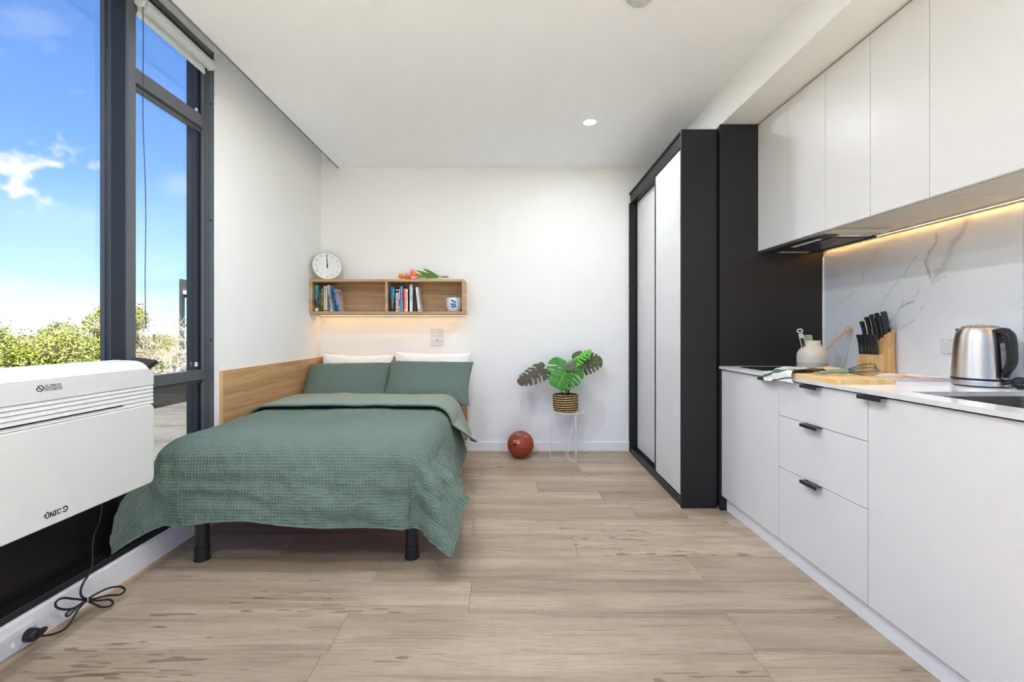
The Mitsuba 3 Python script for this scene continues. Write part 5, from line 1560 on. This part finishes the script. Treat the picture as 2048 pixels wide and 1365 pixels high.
ords = ('first', 'second', 'third', 'fourth', 'fifth', 'sixth')
for i in range(6):
    a = -0.043 + i * 0.0172
    knife(f'black handled steak knife, {ords[i]} from the crock in the front row of the block', 'steak knives in the front of the knife block', kb(a, 0.036, 0.1015), kb(a - 0.006, 0.046, 0.205), 0.0155, 0.0125, kff)
for i, (a, f, z, L_, w, lab) in enumerate(((-0.040, 0.004, 0.155, 0.125, 0.019, 'black handled kitchen knife in the rear of the block nearest to the crock'), (-0.024, -0.008, 0.185, 0.118, 0.020, 'black handled kitchen knife, second in the rear row of the block'), (-0.008, -0.018, 0.200, 0.115, 0.018, 'black handled kitchen knife, third in the rear row of the block'),
    (0.004, -0.038, 0.213, 0.110, 0.020, 'black handled kitchen knife at the very back of the block'), (0.018, -0.004, 0.178, 0.120, 0.024, 'broad black handled kitchen knife in the middle of the rear row'), (0.032, -0.012, 0.193, 0.108, 0.016, 'slim black handled kitchen knife beside the broad one'),
    (0.040, -0.022, 0.204, 0.104, 0.017, 'slim black handled kitchen knife at the bare side of the block'), (0.032, -0.048, 0.219, 0.110, 0.026, 'black knife sharpener with a wide head standing highest in the block'))):
    b0 = kb(a, f, z)
    knife(lab, 'kitchen knives in the rear of the knife block', b0, b0 + kff * 0.026 + np.array([0.0, 0.0, L_ * 0.97]), w * 1.25, 0.0155, kff, False)
stub = thing('kitchen_scissors', 'small black scissor handle low at the back of the block', 'scissors')
single(stub, xf(bx(-0.006, 0.006, -0.004, 0.004, 0, 0.022, 0.002), frame(kb(0.040, -0.050, 0.2185), kff, np.cross((0, 0, 1), kff), (0, 0, 1))), 'knife_handle', smooth=30)

# chopping board
CBX0, CBX1, CBY0, CBY1 = 1.386, 1.640, 1.845, 2.235


def board_wood(p, n, uv):
    st_ = dr.floor(p.x / 0.034 + 0.3)
    blk = dr.floor((p.y + cell_rand(st_, 2) * 0.3) / 0.17)
    c = mix(col3(226, 186, 124), col3(242, 214, 162), cell_rand(st_, blk, 5))
    g = tfbm(p.x * 150, p.y * 8, p.z * 150, 3)
    return mix(c, col3(196, 144, 80), 0.3 * smoothstep(0.45, 0.8, g))


plain('board_wood', board_wood, 0.45, 0.3)
cb = thing('chopping_board', 'light wooden chopping board at the front edge of the worktop', 'chopping board')
single(cb, xf(rounded_slab(CBX1 - CBX0, CBY1 - CBY0, 0.022, 0.022, 0.003), frame(((CBX0 + CBX1) / 2, (CBY0 + CBY1) / 2, CZ), (1, 0, 0), (0, 1, 0), (0, 0, 1))), 'board_wood', smooth=30)
BTZ = CZ + 0.0222

# tea towel: draped over the far end of the board and the worktop's front edge
def towel_col(p, n, uv):
    x = uv.x
    s1 = smoothstep(0.030, 0.032, x) * smoothstep(0.044, 0.042, x)
    s2 = smoothstep(0.085, 0.087, x) * smoothstep(0.110, 0.108, x)
    s3 = smoothstep(0.195, 0.197, x) * smoothstep(0.207, 0.205, x)
    s4 = smoothstep(0.255, 0.257, x) * smoothstep(0.285, 0.283, x)
    tan = smoothstep(0.112, 0.116, x) * smoothstep(0.255, 0.25, x)
    c = mix(col3(232, 236, 236), col3(206, 204, 190), tan)
    c = mix(c, col3(96, 116, 110), dr.minimum(s1 + s2 + s4, 1.0))
    c = mix(c, col3(96, 104, 98), s3)
    return mix(c, col3(222, 186, 154), smoothstep(0.30, 0.305, x))


scene['towel_cloth'] = {'type': 'twosided', 'bsdf': {'type': 'diffuse', 'reflectance': mikit.proc(towel_col)}}
tw = thing('tea_towel', 'striped grey and white tea towel hanging over the worktop edge', 'tea towel')
aa_, bb_ = np.meshgrid(np.linspace(0, 0.36, 90), np.linspace(0, 0.24, 60), indexing='ij')
# a runs from the drooping end over the worktop edge onto the board; b across, away from the camera
r0 = 1.379
tx0 = aa_ - 0.075
xx = np.where(tx0 < 0, r0 - 0.004 + 0.010 * np.sin(np.clip(tx0, -0.02, 0) * 40), r0 - 0.004 + tx0 * 0.92)
zz_ = np.where(tx0 < 0, CT1 + 0.012 + tx0 * 0.62, CT1 + 0.012 + 0 * tx0)
rise = np.clip((2.245 - (2.13 + bb_ * 0.85 + aa_ * 0.02)) / 0.012, 0, 1)
yy_ = 2.085 + bb_ * 0.95 + aa_ * 0.16 + 0.010 * np.sin(aa_ * 30)
onb = 1 / (1 + np.exp((yy_ - 2.250) / 0.004))
zt = np.where(tx0 < 0, zz_ + 0.012 * onb, CT1 + 0.006 + 0.022 * onb)
nse = meshkit.fbm(np.stack([aa_ * 18, bb_ * 18, aa_ * 0], -1), 3, 4)
zt = zt + 0.016 * nse * np.clip(0.3 + tx0 / 0.05, 0, 1) + 0.010 * np.abs(np.sin(bb_ * 26 + aa_ * 9)) * np.clip(0.6 + tx0 * 4, 0, 1)
xx = xx - 0.010 * nse * (tx0 < 0.02) - 0.004
Ptw = np.stack([xx, yy_, zt], -1)
uvt = np.stack([(aa_ + 0.25 * bb_).ravel(), bb_.ravel()], 1)
part(tw, 'cloth', grid(Ptw), 'towel_cloth', smooth=True, uv=uvt)

# whisk lying across the board
wk = thing('whisk', 'wire whisk with a sage green handle lying across the chopping board', 'whisk')
tier('whisk_green', (132, 154, 132), rough=0.5)
tier('whisk_wire', (92, 92, 84), rough=0.3, metallic=0.7)
wa = np.array([1.400, 2.005, BTZ + 0.011])
wb = np.array([1.700, 2.010, BTZ + 0.030])
wv_ = (wb - wa)
Lw = np.linalg.norm(wv_)
ez_ = wv_ / Lw
ex_ = np.cross((0, 0, 1), ez_)
ex_ /= np.linalg.norm(ex_)
ey_ = np.cross(ez_, ex_)
MW = frame(wa, ex_, ey_, ez_)
hl = 0.150
hr = [(0.0, 0.030), (0.0075, 0.030), (0.0085, 0.045), (0.0085, 0.09), (0.0100, 0.115), (0.0135, 0.128), (0.0135, hl), (0.0, hl)]
part(wk, 'handle', xf(lathe(hr, 24), MW), 'whisk_green', smooth=40)
loop = [(0.0085 * math.cos(a), 0.0, 0.022 + 0.020 * math.sin(a)) for a in np.linspace(0, 2 * PI, 21)[:-1]]
part(wk, 'hanging_loop', xf(tube(loop, 0.0042, 10, closed=True), MW), 'whisk_green', smooth=True)
for i in range(5):
    a = i * PI / 5 + 0.2
    ca_, sa_ = math.cos(a), math.sin(a)
    R_ = 0.031 - 0.0015 * (i % 3)
    E = 0.292 - 0.003 * i
    prw = [(0.006, hl - 0.002), (0.014, hl + 0.03), (0.026, hl + 0.075), (R_, E - 0.035), (0.026, E - 0.012), (0.012, E - 0.001)]
    path = [(r_ * ca_, r_ * sa_, z_) for r_, z_ in prw] + [(0, 0, E)] + [(-r_ * ca_, -r_ * sa_, z_) for r_, z_ in prw[::-1]]
    part(wk, 'wire', xf(tube(spline(path, 6), 0.00105, 6), MW), 'whisk_wire', smooth=True)

# booklets lying by the kettle
tier('magazine_cover', (214, 190, 166), rough=0.35)


def mag_col(p, n, uv):
    t_ = tfbm(p.x * 14, p.y * 14, 3.0, 3)
    return mix(mix(col3(232, 228, 226), col3(226, 166, 100), smoothstep(0.5, 0.62, t_)), col3(150, 120, 110), smoothstep(0.68, 0.75, t_))


plain('magazine_print', mag_col, 0.3, 0.4)
tier('magazine_pages', (216, 214, 222), rough=0.7)
tier('booklet_white', (226, 230, 240), rough=0.5)
mg = thing('magazine', 'thick glossy magazine lying flat beside the kettle', 'magazine')
Mg = frame((1.845, 2.060, CZ), (1, 0, 0), (0, 1, 0), (0, 0, 1)) @ rot(3, (0, 0, 1))
part(mg, 'pages', xf(bx(-0.125, 0.130, -0.10, 0.12, 0.0006, 0.0150), Mg), 'magazine_pages')
part(mg, 'cover', xf(cat(bx(-0.126, 0.131, -0.101, 0.121, 0.0151, 0.0158), bx(-0.126, 0.131, -0.101, 0.121, 0.0, 0.0005)), Mg), 'magazine_print')
bo = thing('booklet', 'thin white booklet half under the whisk end', 'booklet')
Mb = frame((1.668, 2.085, CZ), (1, 0, 0), (0, 1, 0), (0, 0, 1)) @ rot(20, (0, 0, 1))
single(bo, xf(bx(-0.015, 0.030, -0.06, 0.10, 0.0, 0.012, 0.001), frame((1.672, 2.02, CZ), (1, 0, 0), (0, 1, 0), (0, 0, 1))), 'booklet_white')

# kettle
KS = 1.07
KT = np.array([1.943, 1.812])
kt = thing('kettle', 'brushed steel electric kettle with a black handle by the sink', 'kettle')
bp = [(0.0, 0.0), (0.082, 0.0), (0.085, 0.002), (0.0855, 0.018), (0.083, 0.022), (0.0, 0.022)]
part(kt, 'base', lathe([(r, z * KS + CZ + 0.003) for r, z in bp], 72, *KT), 'brushed_steel', smooth=40)
part(kt, 'base_foot', lathe([(r, z * KS + CZ) for r, z in [(0.0, 0.0), (0.078, 0.0), (0.080, 0.0029), (0.0, 0.0029)]], 48, *KT), 'black_plastic', smooth=40)
part(kt, 'band', lathe([(r, z * KS + CZ) for r, z in [(0.0, 0.0252), (0.0865, 0.0252), (0.0875, 0.027), (0.0865, 0.0315), (0.0, 0.0315)]], 72, *KT), 'black_plastic', smooth=40)
kprof = [(0.0852, 0.0316), (0.0845, 0.06), (0.0825, 0.10), (0.080, 0.14), (0.0765, 0.175), (0.072, 0.197), (0.064, 0.213), (0.0555, 0.2215), (0.053, 0.2225)]
kk = spline(kprof, 4)
an2 = np.linspace(0, 2 * PI, 97)
kP = np.stack([KT[0] + kk[:, None, 0] * np.cos(an2), KT[1] + kk[:, None, 0] * np.sin(an2), CZ + KS * np.repeat(kk[:, 1:2], 97, 1)], -1)
scene['spun_steel'] = {'type': 'twosided', 'bsdf': {'type': 'roughconductor', 'material': 'none', 'specular_reflectance': {'type': 'rgb', 'value': [0.72, 0.69, 0.66]}, 'alpha_u': 0.10, 'alpha_v': 0.38}}
kU = np.stack(np.broadcast_arrays(an2[None, :] * 0.085, kk[:, 1:2]), -1).reshape(-1, 2)
part(kt, 'body', grid(kP), 'spun_steel', smooth=True, uv=kU)
part(kt, 'lid', lathe([(r, z * KS + CZ) for r, z in [(0.0, 0.2226), (0.0525, 0.2226), (0.0525, 0.2245), (0.048, 0.2275), (0.03, 0.231), (0.0, 0.232)]], 64, *KT), 'brushed_steel', smooth=40)
part(kt, 'lid_seam', lathe([(r, z * KS + CZ) for r, z in [(0.0530, 0.2224), (0.0542, 0.2232), (0.0530, 0.2240)]], 64, *KT), 'black_plastic', smooth=40)
kd = np.array([-0.02, -1.0, 0.0])
kd /= np.linalg.norm(kd)
ks = np.cross((0, 0, 1), kd)
MK = frame((KT[0], KT[1], CZ), kd, ks, (0, 0, KS))     # x outwards along the handle, z up
# black strip on the body with the gauge, then the bowed grip
zsr = np.linspace(0.036, 0.205, 24)
rsr = np.interp(zsr, [z for r, z in kprof], [r for r, z in kprof])
strip = []
for hw, lift in ((-0.022, 0.0005), (-0.021, 0.0065), (0.021, 0.0065), (0.022, 0.0005)):
    aw = hw / 0.085
    strip.append(np.stack([(rsr + lift) * math.cos(aw), (rsr + lift) * math.sin(aw), zsr], 1))
part(kt, 'handle_mount', xf(grid(np.stack(strip, 1), True), MK), 'black_plastic', smooth=30)
gz = np.linspace(0.062, 0.168, 14)
gpoly = sbox(-0.006, 0.070, 0.006, 0.160).buffer(0.0045, quad_segs=6)
gm = on_lathe(gpoly, kprof, 0, 0, 0.0, 0.0072)
plain('gauge_clear', srgb(186, 190, 192), 0.2, 0.5)
part(kt, 'water_gauge', xf(gm, MK), 'gauge_clear')
for z_, tx in ((0.141, 'MAX'), (0.131, '1.7'), (0.112, '1.5'), (0.100, '1.0'), (0.073, '0.5')):
    g_ = text(tx, 0.0044, 0.0002, False, 'c')
    v_ = np.asarray(g_.vertices)
    r_ = np.interp(v_[:, 1] + z_, [z for r, z in kprof], [r for r, z in kprof]) + 0.0078 + v_[:, 2]
    an_ = v_[:, 0] / r_
    part(kt, 'gauge_mark', xf(tm(np.stack([r_ * np.cos(an_), r_ * np.sin(an_), v_[:, 1] + z_], 1), g_.faces), MK), 'print_black')
grip = spline([(0.060, 0, 0.206), (0.078, 0, 0.2085), (0.096, 0, 0.203), (0.109, 0, 0.186), (0.114, 0, 0.150), (0.116, 0, 0.112), (0.113, 0, 0.088), (0.103, 0, 0.070), (0.094, 0, 0.055), (0.086, 0, 0.042)], 6)
ng = len(grip)
tg = np.gradient(grip, axis=0)
tg /= np.linalg.norm(tg, axis=1, keepdims=True)
nb_ = np.stack([-tg[:, 2], 0 * tg[:, 0], tg[:, 0]], 1)
wg = np.interp(np.linspace(0, 1, ng), [0, 0.15, 0.5, 0.8, 1], [0.021, 0.019, 0.0165, 0.016, 0.015])
hg = np.interp(np.linspace(0, 1, ng), [0, 0.12, 0.35, 0.6, 0.8, 1], [0.006, 0.011, 0.0135, 0.0125, 0.010, 0.008])
aa = np.arange(20) * 2 * PI / 20
rv = np.stack([grip[:, None] + np.array([0, 1.0, 0])[None, None] * (wg[:, None, None] * (np.sign(np.cos(aa)) * np.abs(np.cos(aa)) ** 0.75)[None, :, None]) + nb_[:, None] * (hg[:, None] * (np.sign(np.sin(aa)) * np.abs(np.sin(aa)) ** 0.75)[None])[..., None]])[0]
rvc = np.concatenate([rv, rv[:, :1]], 1)
gmesh = grid(rvc)
gmesh.merge_vertices()
part(kt, 'handle', xf(gmesh, MK), 'black_plastic', smooth=True)
part(kt, 'lid_button', xf(move(rounded_slab(0.026, 0.020, 0.005, 0.006, 0.0015), 0.092, 0, 0.2135), MK @ rot(14, (0, 1, 0), (0.092, 0, 0.2135))), 'black_glass', smooth=35)
part(kt, 'power_lever', xf(cat(bx(0.0865, 0.094, -0.012, 0.012, 0.036, 0.050, 0.002)), MK), 'chrome', smooth=30)
spt = [(-0.058, 0, 0.205), (-0.085, 0, 0.200), (-0.092, 0, 0.212)]
part(kt, 'spout', xf(hull([(-0.066, -0.022, 0.170), (-0.066, 0.022, 0.170), (-0.060, -0.022, 0.2175), (-0.060, 0.022, 0.2175), (-0.094, -0.008, 0.2175), (-0.094, 0.008, 0.2175), (-0.084, 0.0, 0.185)]), MK), 'brushed_steel', smooth=30)
kp = thing('kettle_plug', 'black kettle plug with a short cord lying beside the kettle', 'plug')
PK = np.array([1.965, 1.690, CZ + 0.024])
part(kp, 'plug_body', xf(lathe([(0.0, 0.016), (0.014, 0.0155), (0.021, 0.011), (0.0235, 0.003), (0.0235, -0.006), (0.020, -0.012), (0.0, -0.012)][::-1], 28), frame(PK, (0.72, -0.69, 0), (0, 0, 1), (-0.69, -0.72, 0))), 'black_plastic', smooth=40)
part(kp, 'pin', xf(cat(bx(-0.0085, -0.0035, -0.001, 0.001, 0.016, 0.030, 0.0005)), frame(PK, (0.72, -0.69, 0), (0, 0, 1), (-0.69, -0.72, 0)) @ rot(30, (0, 0, 1))), 'chrome')
part(kp, 'pin', xf(cat(bx(0.0035, 0.0085, -0.001, 0.001, 0.016, 0.030, 0.0005)), frame(PK, (0.72, -0.69, 0), (0, 0, 1), (-0.69, -0.72, 0)) @ rot(-30, (0, 0, 1))), 'chrome')
part(kp, 'cord', tube(spline([PK + np.array([-0.014, 0.016, 0.003]), PK + np.array([-0.024, 0.03, -0.004]), (1.955, 1.752, CZ + 0.014), (1.975, 1.752, CZ + 0.006), (2.005, 1.75, CZ + 0.005)], 6), np.interp(np.linspace(0, 1, 25), [0, 0.4, 0.6, 1], [0.0085, 0.0065, 0.004, 0.0036]), 10), 'black_plastic', smooth=True)
# ---------------------------------------------------------------- outside: trees, neighbours


def leaf_cloud(centres, radii, n, size, seed, cols, flat=1.0):
    """Leaves (each a bent pair of triangles) strewn through the shells of several crowns' lobes; with a colour per leaf."""
    r_ = np.random.default_rng(seed)
    c = np.asarray(centres, float)
    rad = np.asarray(radii, float)
    w = rad ** 2
    idx = r_.choice(len(c), n, p=w / w.sum())
    d = r_.normal(size=(n, 3))
    d /= np.linalg.norm(d, axis=1, keepdims=True)
    rr = rad[idx] * (0.55 + 0.5 * r_.random(n) ** 0.6 + 0.45 * r_.random(n) ** 9)
    pos = c[idx] + d * rr[:, None] * np.array([1, 1, flat])
    nrm = d * 0.5 + r_.normal(size=(n, 3)) * 0.7 + np.array([0, 0, 0.55])
    nrm /= np.linalg.norm(nrm, axis=1, keepdims=True)
    t1 = np.cross(nrm, r_.normal(size=(n, 3)))
    t1 /= np.linalg.norm(t1, axis=1, keepdims=True)
    t2 = np.cross(nrm, t1)
    s = size * (0.6 + 0.8 * r_.random(n))[:, None]
    quad = np.stack([pos - t1 * s, pos + t2 * s * 0.5 - nrm * s * 0.1, pos + t1 * s, pos - t2 * s * 0.5 - nrm * s * 0.1], 1)
    v = quad.reshape(-1, 3)
    i = np.arange(n) * 4
    f = np.vstack([np.stack([i, i + 1, i + 2], 1), np.stack([i, i + 2, i + 3], 1)])
    pick = r_.random(n)
    cc = np.array([srgb(*x) for x in cols])
    ci = cc[(pick * len(cols)).astype(int).clip(0, len(cols) - 1)] * (0.8 + 0.4 * r_.random((n, 1)))
    return tm(v, f), np.repeat(ci, 4, 0)


scene['leaf_outdoor'] = {'type': 'twosided', 'bsdf': {'type': 'diffuse', 'reflectance': {'type': 'mesh_attribute', 'name': 'vertex_color'}}}
matte('bark', srgb(104, 92, 80))
matte('bare_wood', srgb(176, 158, 146))


def tree(label, x, y, lobes, n, size, seed, cols, trunk=0.14):
    k_ = thing('tree', label, 'tree', 'leafy trees beyond the parapet')
    r_ = random.Random(seed)
    z0 = -8.4
    c_ = [(x + dx, y + dy, dz) for dx, dy, dz, rr in lobes]
    part(k_, 'trunk', tube(spline([(x, y, z0), (x + 0.2, y, -5), (x - 0.1, y + 0.1, -2.2), (x, y, lobes[0][2])], 5), np.linspace(trunk * 1.4, trunk * 0.4, 16), 8), 'bark', smooth=True)
    tw_ = []
    for dx, dy, dz, rr in lobes:
        p0 = np.array([x, y, min(dz - rr * 1.2, -1.4)])
        p1 = np.array([x + dx, y + dy, dz])
        tw_.append(tube(spline([p0, p0 * 0.4 + p1 * 0.6 + np.array([r_.uniform(-.15, .15), r_.uniform(-.15, .15), 0]), p1 + np.array([0, 0, rr * 0.7])], 4), np.linspace(0.05, 0.012, 9), 5))
    part(k_, 'branches', cat(tw_), 'bark', smooth=True, kind='stuff')
    m_, c2 = leaf_cloud(c_, [l[3] for l in lobes], n, size, seed, cols, 1.0)
    part(k_, 'foliage', m_, 'leaf_outdoor', color=c2, kind='stuff')


YG = [(176, 168, 78), (148, 154, 64), (124, 136, 52), (94, 112, 44), (190, 182, 100), (80, 98, 38), (132, 114, 50)]
DG = [(70, 96, 44), (52, 76, 36), (92, 116, 52), (122, 132, 60)]


def crown(seed, h, spread, n=14, zc=0.1, rl=(0.35, 0.65)):
    r_ = random.Random(seed)
    out = []
    for i in range(n):
        a, q = r_.uniform(0, 2 * PI), r_.random() ** 0.5
        rr = r_.uniform(*rl)
        out.append((math.cos(a) * spread * q, math.sin(a) * spread * q, zc + r_.uniform(-1.6, h - rr) * (1 - 0.35 * q), rr))
    return out


tree('yellow green leafy tree at the near edge of the wide window', -10.6, 9.0, crown(2, 1.62, 1.0), 52000, 0.027, 31, YG)
tree('yellow green leafy tree in the middle of the wide window', -10.2, 9.9, crown(4, 1.55, 0.9), 52000, 0.027, 32, YG)
tree('taller yellow green tree next to the window mullion', -9.55, 10.7, crown(7, 1.5, 0.7, 12) + [(0.15, 0, 1.55, 0.30), (-0.3, 0.1, 1.32, 0.26), (0.45, 0.2, 1.45, 0.32), (0.2, 0.1, 1.2, 0.4)], 56000, 0.027, 33, YG)
tree('yellow green leafy tree behind the first row of trees', -13.6, 11.4, crown(9, 1.2, 1.4), 34000, 0.036, 34, YG)
tree('dark green tree beside the bare branches', -10.35, 12.5, crown(12, 1.0, 0.45, 8, 0.1, (0.25, 0.4)), 20000, 0.028, 35, DG)
bt = thing('tree', 'bare pale branched tree outside the bedside window', 'tree')
br_, rr_ = [], random.Random(77)


def grow(p, d, L_, r_, depth):
    n_ = 3
    pts_ = [p]
    for i in range(n_):
        d = d + np.array([rr_.gauss(0, 0.2), rr_.gauss(0, 0.2), rr_.gauss(0.04, 0.16)])
        d /= np.linalg.norm(d)
        pts_.append(pts_[-1] + d * L_ / n_)
    br_.append(tube(np.array(pts_), np.linspace(r_, r_ * 0.66, n_ + 1), 3 if depth > 2 else 5))
    if depth >= 6:
        return
    for _ in range(3):
        i = rr_.randint(1, n_)
        nd = d + np.array([rr_.gauss(0, 0.65), rr_.gauss(0, 0.65), rr_.gauss(0.1, 0.55)])
        grow(pts_[i], nd / np.linalg.norm(nd), L_ * rr_.uniform(0.6, 0.8), max(r_ * 0.66, 0.0036), depth + 1)


tb0 = np.array([-7.45, 10.0, -8.4])
trunk_top = np.array([-7.33, 10.0, -0.25])
part(bt, 'trunk', tube(spline([tb0, (-7.35, 9.95, -5), trunk_top], 5), np.linspace(0.2, 0.07, 11), 10), 'bare_wood', smooth=True)
for dx, dy, dz in ((0.5, 0.1, 0.9), (-0.6, 0.15, 0.7), (0.15, -0.2, 0.95), (-0.2, 0.3, 0.85), (0.75, -0.1, 0.55), (-0.9, -0.1, 0.45), (0.9, 0.1, 0.8), (0.6, 0.2, 1.2)):
    v_ = np.array([dx, dy, dz])
    grow(trunk_top, v_ / np.linalg.norm(v_), 0.82, 0.022, 1)
part(bt, 'branches', cat(br_), 'bare_wood', kind='stuff')
lowc = [(-7.1 + rr_.uniform(-0.7, 0.7), 9.7 + rr_.uniform(-0.3, 0.4), rr_.uniform(-0.7, 0.1)) for _ in range(7)]
m_, c2 = leaf_cloud(lowc, [0.3] * 7, 1800, 0.045, 8, YG)
part(bt, 'leaves', m_, 'leaf_outdoor', color=c2, kind='stuff')

# glazed tower, post and low houses in the distance
plain('tower_frame', srgb(40, 46, 50), 0.5)
plain('tower_glass', srgb(112, 156, 156), 0.12, 0.6)
plain('tower_white', srgb(206, 208, 206), 0.6)
tg_ = thing('office_building', 'glazed grey building behind the bare tree', 'building')
TX0, TY0_, TZT = -28.9, 40.0, 5.85
part(tg_, 'side_wall', bx(TX0, TX0 + 0.20, TY0_ - 0.3, TY0_ + 8, -8.4, TZT, 0.02), 'tower_frame')
part(tg_, 'parapet', bx(TX0 + 0.21, TX0 + 8, TY0_ - 0.1, TY0_ + 8, TZT - 1.35, TZT - 1.0), 'tower_white')
part(tg_, 'roof_screen', bx(TX0 + 0.5, TX0 + 8, TY0_ + 0.8, TY0_ + 1.0, TZT - 0.99, TZT - 0.2), 'tower_white')
part(tg_, 'storey', bx(TX0 + 0.21, TX0 + 8, TY0_ + 0.1, TY0_ + 8, -8.4, TZT - 1.36), 'tower_frame')
for i in range(7):
    for j in range(4):
        x0 = TX0 + 0.27 + i * 0.50
        z1 = TZT - 1.65 - j * 2.6
        part(tg_, 'window', bx(x0, x0 + 0.44, TY0_ + 0.04, TY0_ + 0.099, z1 - 2.45, z1), 'tower_glass')
po = thing('post', 'slim grey pole standing among the distant roofs', 'pole')
single(po, tube([(-19.2, 24.5, -8.4), (-19.2, 24.5, 1.0)], 0.06, 10), 'tower_frame', smooth=True)
plain('roof_dark', srgb(44, 45, 50), 0.7)
plain('house_wall', srgb(170, 160, 150), 0.8)
for i, (x, y, w, d_, h, lab) in enumerate(((-29.5, 36, 5.5, 6, 5.0, 'low house with a dark hipped roof behind the bare tree'), (-22, 31, 4, 5, 5.4, 'house with a dark roof among the branches'))):
    hs_ = thing('house', lab, 'house')
    z0 = -8.4
    part(hs_, 'wall', bx(x - w / 2, x + w / 2, y - d_ / 2, y + d_ / 2, z0, z0 + h), 'house_wall')
    part(hs_, 'roof', hull([(x - w / 2 - 0.4, y - d_ / 2 - 0.4, z0 + h + 0.01), (x + w / 2 + 0.4, y - d_ / 2 - 0.4, z0 + h + 0.01), (x - w / 2 - 0.4, y + d_ / 2 + 0.4, z0 + h + 0.01), (x + w / 2 + 0.4, y + d_ / 2 + 0.4, z0 + h + 0.01), (x - w / 4, y, z0 + h + 1.9), (x + w / 4, y, z0 + h + 1.9)]), 'roof_dark')
    for q in (-1, 1):
        part(hs_, 'window', bx(x + q * w / 4 - 0.5, x + q * w / 4 + 0.5, y - d_ / 2 - 0.05, y - d_ / 2 - 0.001, z0 + h - 2.2, z0 + h - 0.9), 'tower_glass')
r_ = np.random.default_rng(5)
far = stuff('treeline', 'band of distant brown green trees along the horizon', 'treeline')
nf = 260
ang_ = np.radians(r_.uniform(15, 75, nf))
dist = r_.uniform(60, 240, nf)
cen = np.stack([-np.sin(ang_) * dist, np.cos(ang_) * dist, -7.0 + r_.uniform(0.5, 3.5, nf) + dist * 0.012], 1)
m_, c2 = leaf_cloud(cen, r_.uniform(1.6, 3.6, nf), 70000, 0.26, 9, [(110, 112, 60), (126, 108, 66), (84, 98, 54), (142, 128, 92)], 0.8)
scene[far] = mikit.ply(m_, 'leaf_outdoor', color=c2)
